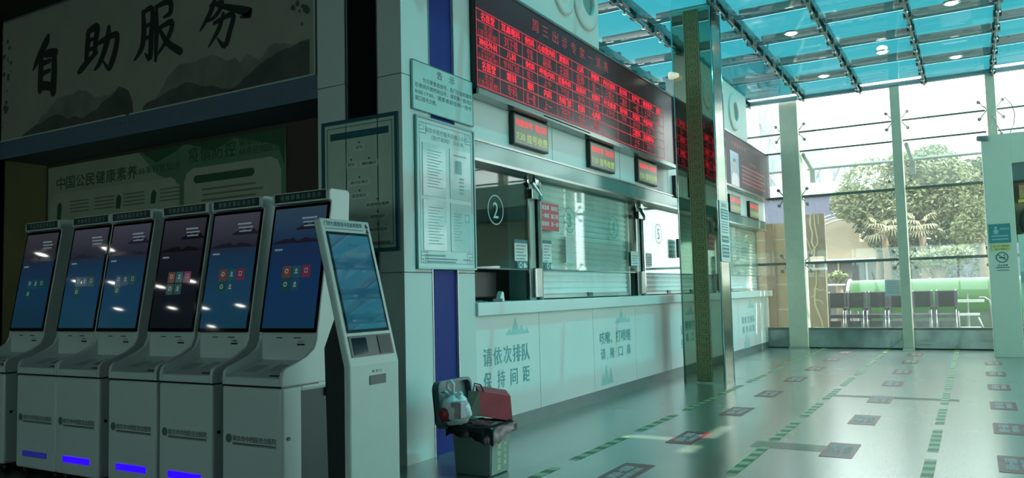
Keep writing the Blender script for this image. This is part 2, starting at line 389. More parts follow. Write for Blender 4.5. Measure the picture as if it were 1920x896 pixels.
# ---- mirror column with gold fret bands
mc = root('mirror_column', (-3.15, 10.66, 0), 'square mirror-polished column with gold fret bands standing before the counter', 'column')
MB().box(-3.42, -2.88, 10.43, 10.90, 0, 5.08).build('mirror_sheet', mirror, mc)
def fret(P, a0, a1, z0, z1):
    base = MB().pbox(P, a0, a1, z0, z1, 0, .008); m = MB(); W = a1-a0; e = .012
    m.pbox(P, a0, a0+e, z0, z1, .008, .016); m.pbox(P, a1-e, a1, z0, z1, .008, .016)
    x0, x1 = a0+.028, a1-.028; z = z0+.03; h = .10
    while z+h < z1:
        q = .009
        def bar(u0, u1, v0, v1): m.pbox(P, x0+(x1-x0)*u0, x0+(x1-x0)*u1, z+h*v0, z+h*v1, .008, .014)
        bar(0, 1, .0, .08); bar(.92, 1, .08, .72); bar(.2, .92, .64, .72); bar(.2, .28, .24, .64); bar(.28, .72, .24, .32); bar(.64, .72, .32, .5); bar(0, .08, .08, .86); bar(0, 1, .86, .93)
        z += h
    return base, m
bs, fr = fret(FY(10.43), -3.247, -3.041, .02, 5.05)
o = bs.build('fret_band', goldd, mc); fr.build('fret_relief', gold, o)
MB().pbox(FX(-2.88), 10.47, 10.86, .02, 5.05, 0, .006).build('side_panel', M('olive_steel', (150, 154, 136), .18, .9, noise=.08), mc)
b = MB()
for x, y in ((-2.882, 10.432), (-3.418, 10.432), (-2.882, 10.898)):
    b.tube([(x, y, 0), (x, y, 5.06)], .012, 8)
b.build('edge_trim', chrome, mc, smooth=True)

# ---- far glass wall
post_m = M('steel_post_paint', (216, 216, 196), .4)
bar_m = M('transom_grey', (112, 122, 118), .45)
bays = [(-4.9, -3.30), (-2.94, -1.205), (-1.035, .36), (.54, 2.2), (2.36, 4.0), (4.16, 5.7), (5.86, 6.98)]
for k, (a, c) in enumerate(bays):
    wn = root('window_%d' % (k+1), ((a+c)/2, YG, 0), kind='structure')
    zs = [.40, 1.72, 3.08, 4.02, 4.42, 5.06]
    for z0, z1 in zip(zs[:-1], zs[1:]):
        MB().box(a, c, YG-.006, YG+.006, z0+.012, z1-.012).build('pane', far_glass if z0 > 2 else far_glass_clear, wn)
    t = MB()
    for z in (1.72, 3.08): t.box(a, c, YG-.04, YG+.03, z-.025, z+.025)
    t.box(a, c, YG-.04, YG+.04, .365, .41)
    for z in (4.02, 4.42): t.box(a, c, YG-.02, YG+.02, z-.016, z+.016)
    t.build('transom', bar_m, wn)
    t = MB()
    for z in (1.72, 3.08, 4.42):
        for x, sg in ((a, 1), (c, -1)):
            for dz in (-.16, .16):
                t.tube([(x-.03*sg, YG-.05, z), (x+.10*sg, YG-.03, z+dz)], .012, 6)
                t.lathe([(0, 0), (.036, 0), (.036, .018), (0, .018)], (x+.10*sg, YG-.045, z+dz), (0, 1, 0), 12)
    t.build('spider_clamp', steel, wn, smooth=True)
    # upper canopy bar outside with a sloping strut
    t = MB(); t.tube([(a, YG+.75, 3.74), (c, YG+.75, 3.74)], .03, 8)
    t.tube([(a+.05, YG+.02, 3.95), (a+.1, YG+.75, 3.70)], .04, 8); t.box(a+.05, a+.15, YG+.7, YG+.8, 3.45, 3.74)
    t.build('outer_rail', M('outer_rail_grey', (150, 156, 154), .5, .2), wn)
    MB().rect(Pl((0, YG+.03, 4.0), (1, 0, 0), (0, .75, -.27)), a, c, 0, .8).build('canopy_sheet', side_glass, wn)
stone = M('polished_stone', (150, 162, 158), .07, .2, noise=.25, scale=2.5, coat=.5)
S('baseboard_far', MB().box(-4.9, 6.98, YG-.03, YG+.06, 0, .365), stone)
S('trim_6', MB().box(-4.9, 6.98, YG-.034, YG+.06, .0, .02), ink)
def post(x0, x1, y0, y1, label, g=None):
    p = root('steel_post', ((x0+x1)/2, (y0+y1)/2, 0), label, 'post', g)
    MB().box(x0, x1, y0, y1, 0, 5.06).build('shaft', post_m, p, bevel=.008)
    MB().box(x0-.02, x1+.02, y0-.02, y1+.02, 0, .03).build('base_plate', steel, p)
post(-3.30, -2.94, 16.85, 17.2, 'wide pale green square post at the left end of the far glass wall', )
post(-1.205, -1.035, 16.7, 16.97, 'slim grey post in the middle of the far window, a paper notice beside it')
post(.38, .53, 16.72, 16.97, 'slim grey post rising behind the pale green doorway frame')
for x in (2.28, 4.08, 5.78): post(x-.08, x+.08, 16.72, 16.97, 'slim grey post of the far glass wall beyond the doorway frame', 'far wall posts beyond the doorway')
# unseen right side of the hall, glazed to bring in white fill light
wn = root('window_8', (XR, 11, 0), kind='structure')
y = 4.8
while y < 16.5:
    MB().box(XR-.005, XR+.005, y+.05, min(y+2.0, YG)-.05, .1, 5.05).build('pane', side_glass, wn)
    MB().box(XR-.08, XR+.08, y-.06, y+.06, 0, 5.06).build('mullion', post_m, wn); y += 2.04
MB().box(XR-.05, XR+.05, 4.8, 17, 0, .1).box(XR-.05, XR+.05, 4.8, 17, 2.5, 2.58).build('rail', bar_m, wn)

# ---- pale green doorway frame at the right edge
dg = M('pale_green_frame', (206, 218, 200), .4, noise=.02)
dr = root('door_1', (.45, 15.6, 0), kind='structure')
MB().box(.24, .65, 15.40, 16.1, 0, 3.70).build('jamb', dg, dr, bevel=.006)
MB().box(.65, 3.6, 15.40, 16.1, 3.20, 3.70).build('lintel', dg, dr)
MB().box(.65, 3.6, 15.46, 16.1, 2.92, 3.20).build('fanlight_box', M('fanlight_grey', (96, 118, 116), .5), dr)  # one even grey under the lintel
MB().box(.68, 1.7, 15.62, 15.67, .04, 2.02).build('door_leaf', M('pale_teal_leaf', (172, 206, 200), .35), dr)
MB().box(.68, 1.7, 15.60, 15.62, 1.22, 1.40).build('push_bar', M('leaf_band', (120, 164, 160), .35), dr)
MB().box(.66, 3.6, 15.95, 16.0, 1.9, 2.95).build('back_panel', M('back_beige', (176, 172, 152), .6), dr)
MB().box(.66, 1.6, 15.66, 15.95, 1.98, 2.02).build('shelf', M('shelf_white', (214, 216, 206), .4), dr)

# ================================================================== SELF-SERVICE KIOSKS
def screen_mat(name, stops, es=1.0, rough=.03):
    """a lit display: its picture runs through colours from bottom to top (a = height in the thing's own frame)"""
    m = bpy.data.materials.new(name); m.use_nodes = True; n = m.node_tree; b = n.nodes['Principled BSDF']
    t = n.nodes.new('ShaderNodeTexCoord'); s = n.nodes.new('ShaderNodeSeparateXYZ'); r = n.nodes.new('ShaderNodeValToRGB'); mr = n.nodes.new('ShaderNodeMapRange')
    mr.inputs['From Min'].default_value = stops[0][0]; mr.inputs['From Max'].default_value = stops[-1][0]
    e = r.color_ramp.elements
    while len(e) < len(stops): e.new(.5)
    for k, (z, c) in enumerate(stops):
        e[k].position = (z-stops[0][0])/(stops[-1][0]-stops[0][0]); e[k].color = lin(c)+(1,)
    n.links.new(t.outputs['Object'], s.inputs[0]); n.links.new(s.outputs['Z'], mr.inputs[0]); n.links.new(mr.outputs[0], r.inputs[0]); n.links.new(r.outputs[0], b.inputs['Emission Color'])
    b.inputs['Emission Strength'].default_value = es*LED; b.inputs['Base Color'].default_value = (.006, .007, .009, 1); b.inputs['Roughness'].default_value = rough; b.inputs['Specular IOR Level'].default_value = 1
    return m
scr_blue = screen_mat('display_blue', [(1.05, (34, 88, 112)), (1.3, (38, 88, 124)), (1.56, (40, 74, 106)), (1.62, (56, 60, 78)), (1.85, (92, 94, 108))], .36)
scr_dark = screen_mat('display_dim', [(1.05, (12, 18, 22)), (1.4, (14, 20, 26)), (1.6, (22, 22, 30)), (1.85, (44, 44, 52))])
scr_deep = screen_mat('display_deep_blue', [(1.05, (32, 78, 114)), (1.35, (32, 72, 124)), (1.6, (38, 66, 106)), (1.75, (58, 90, 118)), (1.85, (70, 94, 112))], .36)
scr_pale = screen_mat('display_grey_blue', [(1.05, (26, 70, 92)), (1.35, (32, 76, 110)), (1.58, (40, 66, 98)), (1.64, (56, 58, 70)), (1.85, (80, 84, 92))], .36)
def tile_m(n, c): return M('tile_'+n, (10, 10, 10), .1, emit=c, es=.3, noise=0)
T_or, T_te, T_re, T_gr, T_bl = tile_m('orange', (130, 86, 70)), tile_m('teal', (44, 110, 120)), tile_m('rose', (140, 64, 96)), tile_m('green', (30, 96, 90)), tile_m('blue', (40, 96, 120))
icon_m = M('icon_white', (20, 20, 20), .2, emit=(150, 176, 186), es=.4, noise=0)
sil = M('skyline_dark', (6, 6, 8), .1, emit=(26, 26, 38), es=.8, noise=0)
sil_d = M('skyline_darker', (6, 6, 8), .1, emit=(12, 14, 16), es=.8, noise=0)
plate = M('header_plate', (20, 52, 50), .3)
hl = M('header_letters', (120, 150, 144), .5)
logo_m = M('logo_grey', (58, 76, 72), .5)
sealm = M('logo_seal', (84, 118, 104), .5)
def kiosk(X, Y, label, scr, tiles, led, W=.505):
    r = root('self_service_kiosk', (0, 0, 0), label, 'kiosk', 'self-service kiosks in a row')
    h = W/2; t = .026; i = h-t
    YZ = Pl((0, 0, 0), (0, 1, 0), (0, 0, 1))
    # lower cabinet, rounded front corners
    MB().box(-h, h, .0, .16, .06, .738).build('cabinet', kwhite, r, bevel=.018, seg=3)
    MB().box(-h+.012, h-.012, .16, .52, .06, .738).build('side_door', kdark, r)
    lab(MB().box(-h+.006, h-.006, .15, .53, .70, .80).build('shoulder', kwhite, r, bevel=.02), 'white shoulder over the dark side door')
    MB().box(-h+.03, h-.03, .30, .5, .03, .06).build('plinth', black, r)
    c = MB()
    for x in (-h+.06, h-.06):
        for y in (.06, .46): c.lathe([(.0, -.018), (.028, -.018), (.03, -.01), (.03, .01), (.028, .018), (0, .018)], (x, y, .03), (1, 0, 0), 14)
    c.build('caster', black, r, smooth=True)
    # sloping shelf
    MB().prism([(.0, .744), (.0, .792), (.31, .875), (.31, .744)], YZ, -i, i).build('shelf', kwhite, r, bevel=.006)
    MB().prism([(.0, .735), (.0, .746), (.3, .746), (.3, .735)], YZ, -h+.004, h-.004).build('seam', black, r)
    sl = Pl((0, 0, .792), (1, 0, 0), (0, .31, .083))
    o = MB().pbox(sl, .02, .16, .10, .22, .0, .004).build('card_reader', M('reader_grey', (150, 162, 160), .12, .1), r)
    MB().pbox(sl, -.17, -.06, .08, .20, .0, .002).build('print_tray', kgrey, r)
    MB().pbox(sl, .12, .19, .03, .045, .0, .004).build('ticket_slot', black, r)
    # cheeks: one swept side panel each, from the shelf edge up to the head
    prof = [(.0, .742), (.0, .792), (.008, .825), (.03, .848), (.09, .865), (.20, .905), (.262, .945), (.288, 1.0), (.292, 1.05), (.425, 1.86), (.405, 1.868), (.405, 1.925), (.42, 1.94), (.57, 1.94), (.59, 1.925), (.55, .93), (.53, .78), (.50, .742)]
    for sg in (-1, 1):
        a, b = (-h, -h+t) if sg < 0 else (h-t, h)
        MB().prism(prof, YZ, a, b).build('cheek', kwhite, r, bevel=.006)
    MB().prism([(.305, .86), (.300, 1.03), (.315, 1.05), (.44, 1.86), (.57, 1.86), (.53, .86)], YZ, -i, i).build('back_shell', kgrey, r)
    nk = Pl((0, .298, 0), (1, 0, 0), (0, 0, 1))
    np_ = MB().pbox(nk, -i, i, .865, 1.035, -.01, .004).build('neck_panel', kwhite, r)
    MB().pbox(nk, -.10, -.05, 1.005, 1.011, .004, .006).pbox(nk, .05, .11, 1.005, 1.011, .004, .006).pbox(nk, .08, .14, .962, .972, .004, .008).build('slot', black, np_)
    MB().text(nk, '打印口', .085, .135, .978, .992, .005).build('slot_lettering', ink, np_)
    # screen
    sp = Pl((0, .296, 1.04), (1, 0, 0), (0, .135, .815)); L = .826
    MB().pbox(sp, -h+.008, h-.008, 0, L, -.02, .012).build('screen_bezel', bezel, r, bevel=.004)
    e = .02
    dsp = MB().rect(sp, -h+.008+e, h-.008-e, .025, L-.022, .0126).build('display', scr, r)
    D0, D1 = -h+.03, h-.03
    m = MB()
    def ridge(b0, amp, sd, x0, x1, c):
        rr = random.Random(sd); pts = [(x0, b0)]; k = 12
        for q in range(k+1): pts.append((x0+(x1-x0)*q/k, b0+amp*(.3+.7*rr.random())*(.35+math.sin(PI*q/k))))
        pts.append((x1, b0)); m.poly(pts, sp, c)
    ridge(.655, .05, 3, -.02, D1, .0131); ridge(.57, .03, 5, D0, D1, .0132)
    m.build('skyline_picture', sil if scr is not scr_dark else sil_d, dsp)
    m = MB(); m.lines(sp, [(.02, .15, .725, .012), (.03, .17, .70, .01), (.04, .16, .675, .01), (D0+.03, D0+.1, .525, .012)], .0132); m.build('caption', icon_m, dsp)
    tx, ty, s, g = -.10, .345, .074, .084
    for k, mt in enumerate(tiles):
        x = tx+(k % 3)*g; y = ty+(.0 if k < 3 else -.085)
        q = MB().rect(sp, x, x+s, y, y+s+.003, .0133).build('tile', mt, dsp)
    m = MB()
    for k in range(len(tiles)):
        x = tx+(k % 3)*g+s/2; y = ty+(.0 if k < 3 else -.085)+s*.6
        if k % 3 == 0: m.ring(sp, x, y, .016, .009, .0137, 14)
        elif k % 3 == 1: m.ring(sp, x, y+.004, .011, .004, .0137, 10); m.rect(sp, x-.014, x+.014, y-.018, y-.01, .0137)
        else: m.frame(sp, x-.013, x+.013, y-.015, y+.015, .004, .0136, .0138)
    m.build('icon', icon_m, dsp)
    # header
    hp = Pl((0, .403, 0), (1, 0, 0), (0, 0, 1))
    MB().box(-i, i, .403, .57, 1.865, 1.938).build('header', kwhite, r, bevel=.006)
    o = MB().pbox(hp, -i+.004, i-.004, 1.876, 1.930, 0, .004).build('header_plate', plate, r)
    MB().spread(hp, '接触屏幕后请洗手', -.17, .19, 1.886, 1.922, .036, .005).build('header_lettering', hl, o)
    # front of the cabinet
    fp = Pl((0, 0, 0), (1, 0, 0), (0, 0, 1))
    MB().disc(fp, -h+.062, .428, .027, .0012, 24).build('seal', sealm, r)
    lg = MB(); lg.spread(fp, '南京市中西医结合医院', -h+.096, h-.045, .414, .448, .034, .0012)
    lg.lines(fp, [(-h+.096, h-.045, .398, .008)], .0012); lg.rect(fp, -h+.096, h-.045, .392, .395, .0012)
    lg.build('logo_lettering', logo_m, r)
    b = MB().prism([(-.155, .150), (-.147, .146), (.147, .146), (.155, .150), (.155, .184), (.147, .188), (-.147, .188), (-.155, .184)], fp, 0, .004)
    lab(b.build('light_strip', {'on': blue_glow, 'dim': blue_dim, 'off': kgrey}[led], r), {'on': 'glowing blue light strip', 'dim': 'faint blue light strip', 'off': 'unlit light strip'}[led])
    MB().lathe([(0, 0), (.011, 0), (.011, .006), (0, .006)], (h, .05, .445), (1, 0, 0), 14).build('lock', black, r)
    MB().box(h-.012, h+.006, .36, .40, .655, .705).build('cable_port', black, r)
    r.location = (X, Y, 0); ORG[r.name] = Vector((X, Y, 0)); return r
tiles = [T_or, T_te, T_re, T_gr, T_bl]; t4 = [T_bl, T_bl, T_gr, T_gr, T_bl]
for X, lb, sc_, tl, led in (
    (-6.64, 'leftmost tall white kiosk, its base half cut off by the picture edge', scr_pale, t4[:4], 'off'),
    (-5.965, 'white kiosk with faint unlit blue strip, second in the row from the left wall', scr_blue, t4[:4], 'dim'),
    (-5.455, 'white kiosk joined side to side with the faint-strip kiosk, glowing blue strip', scr_blue, t4[:4], 'on'),
    (-4.845, 'white kiosk with the darkest, nearly black screen and green tiles', scr_dark, [T_or, T_te, T_re, T_gr, T_gr], 'on'),
    (-4.31, 'white kiosk with purple-topped blue screen between dark-screen kiosk and the end kiosk', scr_blue, tiles, 'on'),
    (-3.715, 'largest-looking white kiosk with deep blue screen, at the row end beside the slim kiosk', scr_deep, tiles, 'on')):
    kiosk(X, 3.3, lb, sc_, tl, led)

# ---- slim check-in kiosk turned towards the hall
scr_teal = screen_mat('display_teal', [(.9, (12, 60, 70)), (1.3, (14, 50, 66)), (1.7, (22, 56, 72))], 2.0, .03)  # own picture, its glow raised to stand in for the roof's reflection
def slim_kiosk():
    r = root('check_in_kiosk', (0, 0, 0), 'slim pale kiosk with slanted teal screen turned towards the hall, before the pillar', 'kiosk')
    h = .205; YZ = Pl((0, 0, 0), (0, 1, 0), (0, 0, 1)); kn = .885; tp = 1.69; lean = .21
    MB().prism([(0, .02), (0, kn), (lean, tp), (lean+.045, tp-.012), (.045, kn-.005), (.045, .02)], YZ, -h, h).build('shell', M('slim_kiosk_white', (206, 222, 218), .35, noise=.02), r, bevel=.01, seg=3)
    MB().prism([(.046, .02), (.046, kn), (.115, 1.14), (.125, 1.14), (.20, .98), (.17, .02)], YZ, -h+.02, h-.02).build('rear_housing', M('rear_housing_dark', (34, 42, 42), .5), r, bevel=.004)
    MB().box(-h-.01, h+.01, -.03, .3, 0, .02).build('foot_plate', kgrey, r)
    sp = Pl((0, 0, kn), (1, 0, 0), (0, lean, tp-kn)); L = math.hypot(lean, tp-kn)
    MB().rect(sp, -h+.03, h-.03, L*.215, L*.905, .003).build('screen_bezel', bezel, r)
    d = MB().rect(sp, -h+.045, h-.045, L*.235, L*.885, .0036).build('display', scr_teal, r)
    m = MB().rect(sp, -.06, .12, L*.735, L*.765, .004).build('search_bar', M('search_bar', (10, 20, 24), .1, emit=(70, 120, 132), es=.6, noise=0), d)
    MB().lines(sp, [(-.02, .06, L*.80, .02)], .004).build('caption', M('caption_teal', (10, 20, 24), .1, emit=(50, 96, 116), es=.6, noise=0), d)
    o = MB().pbox(sp, -h+.03, h-.03, L*.055, L*.195, 0, .004).build('reader_module', M('module_grey', (66, 74, 78), .3), r)
    MB().pbox(sp, -h+.05, -h+.165, L*.07, L*.18, .004, .006).build('scanner_window', bezel, o)
    MB().pbox(sp, h-.15, h-.045, L*.065, L*.185, .004, .008).build('card_pad', M('pad_dark', (34, 38, 42), .45), o)
    fp = FY(0)
    o = MB().pbox(fp, -.05, .085, .775, .825, 0, .004).build('ticket_slot', M('slot_dark', (64, 76, 78), .4), r)
    MB().spread(fp, '取票口', -.03, .05, .84, .853, .02, .002).build('slot_lettering', logo_m, r)
    m = MB().text(sp, '门诊七楼患者可在此处签到', -h+.03, h-.075, L*.945, L*.978, .002); m.rect(sp, -h+.03, h-.07, L*.925, L*.930, .002)
    m.build('header_lettering', M('header_teal', (56, 112, 126), .5), r)
    m = MB()
    for k, b in enumerate((.958, .922)):
        m.disc(sp, h-.035, L*b+.008, .007, .0022, 10); m.poly([(h-.047, L*b-.006), (h-.023, L*b-.012), (h-.025, L*b+.003), (h-.045, L*b+.003)], sp, .0022)
    m.build('icon', ink, r)
    r.location = (-2.85, 3.395, 0); r.rotation_euler = (0, 0, PI/2); return r
slim_kiosk()

# ================================================================== BANNER, POSTER, NOTICE BOARDS
STROKES = [
  [(-8.529, 4.154, 0.028), (-8.557, 4.106, 0.048), (-8.65, 4.011, 0.043), (-8.739, 3.907, 0.037), (-8.811, 3.828, 0.011)],
  [(-8.653, 3.958, 0.029), (-8.662, 3.788, 0.043), (-8.67, 3.582, 0.037)],
  [(-8.649, 3.964, 0.02), (-8.512, 3.963, 0.042), (-8.378, 3.952, 0.036)],
  [(-8.405, 3.957, 0.036), (-8.406, 3.746, 0.047), (-8.418, 3.529, 0.047)],
  [(-8.635, 3.869, 0.029), (-8.476, 3.878, 0.019)], [(-8.638, 3.755, 0.028), (-8.489, 3.772, 0.019)],
  [(-8.662, 3.629, 0.048), (-8.525, 3.606, 0.042), (-8.417, 3.565, 0.042)],
  [(-7.797, 4.071, 0.025), (-7.809, 3.924, 0.038), (-7.829, 3.77, 0.029)],
  [(-7.822, 4.047, 0.018), (-7.74, 4.081, 0.033), (-7.642, 4.081, 0.038), (-7.664, 3.961, 0.038), (-7.683, 3.814, 0.03)],
  [(-7.789, 3.965, 0.023), (-7.707, 3.975, 0.015)], [(-7.797, 3.872, 0.023), (-7.711, 3.875, 0.016)],
  [(-7.643, 3.819, 0.018), (-7.795, 3.752, 0.031), (-7.898, 3.694, 0.034), (-7.952, 3.665, 0.024)],
  [(-7.644, 3.905, 0.017), (-7.494, 3.935, 0.03), (-7.375, 3.95, 0.027), (-7.307, 3.931, 0.032), (-7.334, 3.789, 0.037), (-7.391, 3.677, 0.037), (-7.445, 3.619, 0.025), (-7.54, 3.712, 0.01)],
  [(-7.446, 4.041, 0.027), (-7.468, 3.924, 0.042), (-7.531, 3.787, 0.035), (-7.61, 3.69, 0.028), (-7.68, 3.642, 0.012)],
  [(-6.894, 4.088, 0.023), (-6.881, 3.899, 0.034), (-6.912, 3.738, 0.032), (-7.023, 3.634, 0.012)],
  [(-6.902, 4.082, 0.019), (-6.755, 4.092, 0.029), (-6.767, 3.83, 0.034), (-6.786, 3.617, 0.031), (-6.86, 3.667, 0.009)],
  [(-6.87, 3.94, 0.02), (-6.775, 3.95, 0.016)], [(-6.884, 3.816, 0.02), (-6.781, 3.828, 0.015)],
  [(-6.69, 4.098, 0.018), (-6.687, 3.839, 0.029), (-6.699, 3.578, 0.02)],
  [(-6.701, 4.1, 0.018), (-6.498, 4.114, 0.029), (-6.483, 4.004, 0.028), (-6.582, 3.977, 0.011)],
  [(-6.681, 3.873, 0.018), (-6.461, 3.907, 0.028), (-6.516, 3.76, 0.026), (-6.696, 3.611, 0.011)],
  [(-6.652, 3.884, 0.016), (-6.53, 3.721, 0.029), (-6.335, 3.598, 0.032)],
  [(-5.848, 4.009, 0.02), (-5.923, 3.877, 0.027), (-6.053, 3.746, 0.01)],
  [(-5.916, 3.947, 0.014), (-5.753, 3.944, 0.024), (-5.848, 3.84, 0.02), (-5.968, 3.81, 0.008)],
  [(-5.897, 3.966, 0.012), (-5.689, 3.891, 0.025), (-5.391, 3.778, 0.037), (-5.513, 3.764, 0.01)],
  [(-5.864, 3.776, 0.016), (-5.618, 3.811, 0.025), (-5.655, 3.665, 0.027), (-5.724, 3.542, 0.025), (-5.825, 3.631, 0.007)],
  [(-5.743, 3.841, 0.017), (-5.8, 3.715, 0.025), (-5.935, 3.572, 0.01)]]
MOUNT = {
  'far': [(-6.745, 3.147), (-6.534, 3.37), (-6.327, 3.474), (-6.125, 3.457), (-5.928, 3.484), (-5.705, 3.401), (-5.596, 3.415), (-5.519, 3.354), (-5.413, 3.409), (-5.279, 3.335), (-5.162, 3.434), (-5.019, 3.427), (-4.85, 3.399), (-4.686, 3.409), (-4.686, 3.112), (-6.745, 3.112)],
  'lfar': [(-8.834, 3.18), (-8.563, 3.301), (-8.3, 3.445), (-8.126, 3.445), (-7.873, 3.453), (-7.665, 3.352), (-7.505, 3.353), (-7.348, 3.366), (-7.192, 3.258), (-7.151, 3.112), (-8.832, 3.112)],
  'right': [(-5.674, 3.114), (-5.52, 3.176), (-5.369, 3.248), (-5.134, 3.335), (-4.906, 3.378), (-4.686, 3.402), (-4.686, 3.112), (-5.674, 3.112)],
  'mid': [(-6.891, 3.144), (-6.603, 3.219), (-6.394, 3.256), (-6.224, 3.287), (-6.058, 3.223), (-5.768, 3.156), (-5.52, 3.113), (-6.89, 3.112)],
  'left': [(-9.02, 3.118), (-8.651, 3.209), (-8.361, 3.274), (-8.142, 3.193), (-7.867, 3.169), (-7.623, 3.235), (-7.425, 3.317), (-7.271, 3.41), (-7.117, 3.343), (-7.055, 3.227), (-7.038, 3.112), (-9.02, 3.112)]}
bn = root('calligraphy_banner', (-7, 4.79, 3.1), 'long ink-wash banner with four large brushed characters and mountains, above the kiosks', 'banner')
P = FY(4.795)
MB().pbox(P, -9.44, -4.62, 3.10, 4.47, 0, .004).build('cloth', silk, bn)
m = MB(); m.pbox(P, -9.44, -4.62, 3.095, 3.108, 0, .012); m.pbox(P, -4.632, -4.618, 3.1, 4.48, 0, .012); m.build('border_trim', M('banner_trim', (190, 194, 190), .5), bn)
m = MB()
def ragged(pts, amp, sd):
    rr = random.Random(sd); out = list(pts)
    for lv in range(3):
        q = []
        for (x0, z0), (x1, z1) in zip(out, out[1:]+out[:1]):
            q.append((x0, z0))
            if min(z0, z1) > 3.12 or max(z0, z1) > 3.2: q.append(((x0+x1)/2, max(3.112, (z0+z1)/2+rr.uniform(-.6, 1)*amp*abs(x1-x0))))
        out = q
    return out
for k in ('far', 'lfar'): m.poly(ragged(MOUNT[k], .16, 3), P, .0045)
m.build('pale_mountains', mtl, bn)
m = MB()
for k in ('right', 'mid', 'left'): m.poly(ragged(MOUNT[k], .10, 5), P, .005)
m.build('dark_mountains', mtd, bn)
m = MB()
for k, s in enumerate(STROKES): m.brush(P, [(x, z, w_*1.18) for x, z, w_ in s], .0055+.00003*k)
m.build('brushed_lettering', ink, bn)
m = MB(); rr = random.Random(2)
for cx, cz, n_ in ((-9.38, 4.0, 16), (-4.76, 3.75, 18), (-9.36, 3.45, 8)):
    for k in range(n_): m.disc(P, cx+rr.gauss(0, .05), cz+rr.gauss(0, .17), rr.uniform(.01, .035), .0052+k*.00002, 9)
m.build('ink_blossom', mtd, bn)
m = MB().disc(P, -7.122, 3.123, .035, .014); m.spread(P, '南京中西医院', -7.32, -6.92, 3.01, 3.035, .03, .014); m.build('emblem', mtd, bn)

# health poster on the back wall
ps = root('health_poster', (-7.4, 5.31, 1.4), 'wide green health-education poster with two rounded white panels on the dim back wall', 'poster')
P = FY(5.313); gr = M('poster_green', (96, 128, 104), .7); grd = M('poster_dark_green', (52, 88, 64), .7); pap = M('poster_panel', (172, 178, 158), .7); tx = M('poster_text', (92, 104, 90), .7)
MB().pbox(P, -9.40, -5.50, 1.2, 2.86, 0, .006).build('sheet', M('poster_sheet', (158, 164, 142), .7), ps)
m = MB(); m.poly([(-7.7, 2.86), (-5.5, 2.86), (-5.5, 1.2), (-7.02, 1.2), (-7.02, 2.45), (-7.4, 2.6)], P, .0065); m.build('green_field', gr, ps)
m = MB(); m.poly([(-6.9, 2.86), (-6.5, 2.75), (-6.2, 2.84), (-5.9, 2.78), (-5.6, 2.70), (-5.52, 2.50), (-5.5, 2.86)], P, .007)
m.poly([(-7.65, 2.86), (-7.4, 2.72), (-7.1, 2.8), (-6.95, 2.86)], P, .007); m.build('foliage_print', grd, ps)
def rpanel(a0, a1, b0, b1, r): return [(a0, b0), (a1, b0), (a1, b1-r), (a1-r*.3, b1-r*.3), (a1-r, b1), (a0+r, b1), (a0+r*.3, b1-r*.3), (a0, b1-r)]
m = MB(); m.poly(rpanel(-9.34, -7.06, 1.25, 2.54, .1), P, .0075); m.poly(rpanel(-6.95, -5.56, 1.25, 2.60, .14), P, .0075); m.build('white_panel', pap, ps)
m = MB(); m.spread(P, '中国公民健康素养', -9.22, -7.72, 2.585, 2.73, .165, .009); m.spread(P, '疫情防控', -6.88, -6.18, 2.66, 2.82, .155, .009); m.build('headline_lettering', grd, ps)
m = MB(); m.text(P, '66条科普知识', -7.69, -7.02, 2.615, 2.70, .009); m.text(P, '健康科普知识', -6.13, -5.56, 2.745, 2.835, .009); m.text(P, '66条应知应会', -6.13, -5.56, 2.655, 2.735, .009); m.build('subtitle_lettering', M('subtitle_green', (60, 92, 66), .7), ps)
m = MB().prism(rpanel(-6.80, -5.92, 2.44, 2.52, .035)[2:]+[(-6.80, 2.47), (-6.77, 2.44), (-5.95, 2.44), (-5.92, 2.47)], P, .008, .009); m.build('title_bar', grd, ps)
m = MB(); rows = []
for k in range(6): rows.append((-6.68+.02*(k % 2), -5.9+.1*(k % 2), 2.36-.055*k, .018))
for x in (-8.95, -8.48, -7.95, -7.33):
    for k in range(4): rows.append((x, x+.36, 2.42-.04*k, .014))
m.lines(P, rows, .009); m.build('print', tx, ps)
m = MB()
for x, hgt in ((-9.16, .22), (-8.04, .14), (-7.44, .13)): m.poly([(x-.05, 2.42-hgt), (x+.03, 2.42-hgt), (x+.05, 2.40), (x, 2.44), (x-.04, 2.40)], P, .009)
m.build('figure_print', grd, ps)

# flow chart board on the pillar's left face
fb = root('flowchart_board', (-4.1, 4.72, 1.58), 'teal-framed flow chart board on the left face of the pillar, behind the slim kiosk', 'board')
P = FY(4.73); a0, a1, b0, b1 = -4.49, -3.715, 1.59, 2.655
lab(MB().frame(P, a0, a1, b0, b1, .03, 0, .016).build('frame', tealdk, fb), 'dark teal frame')
MB().pbox(P, a0+.03, a1-.03, b0+.03, b1-.03, 0, .008).build('sheet', M('chart_sheet', (188, 204, 190), .4), fb)
m = MB().frame(P, a0+.055, a1-.055, b0+.055, b1-.055, .006, .008, .009); m.build('border_line', teal, fb)
o = MB().rect(P, a0+.09, a1-.09, b1-.155, b1-.10, .0095).build('title_bar', tealdk, fb)
MB().spread(P, '门诊就诊流程图', -4.22, -3.98, b1-.145, b1-.112, .03, .0105).build('title_lettering', teal, o)
m = MB(); t = MB(); ar = MB()
for x, z, s in ((-4.10, 2.42, '挂号'), (-4.18, 2.29, '初诊'), (-4.0, 2.285, '预约就诊'), (-4.10, 2.145, '候诊区候诊'), (-4.10, 2.04, '医生就诊'), (-3.92, 1.96, '检查检验缴费'), (-3.92, 1.865, '取药治疗'), (-3.92, 1.765, '离院或住院')):
    wd = .018*len(s); m.rect(P, x-wd-.02, x+wd+.02, z-.026, z+.022, .0095); t.text(P, s, x-wd, x+wd, z-.012, z+.012, .0105); ar.poly([(x, z+.026), (x+.012, z+.046), (x-.012, z+.046)], P, .0095)
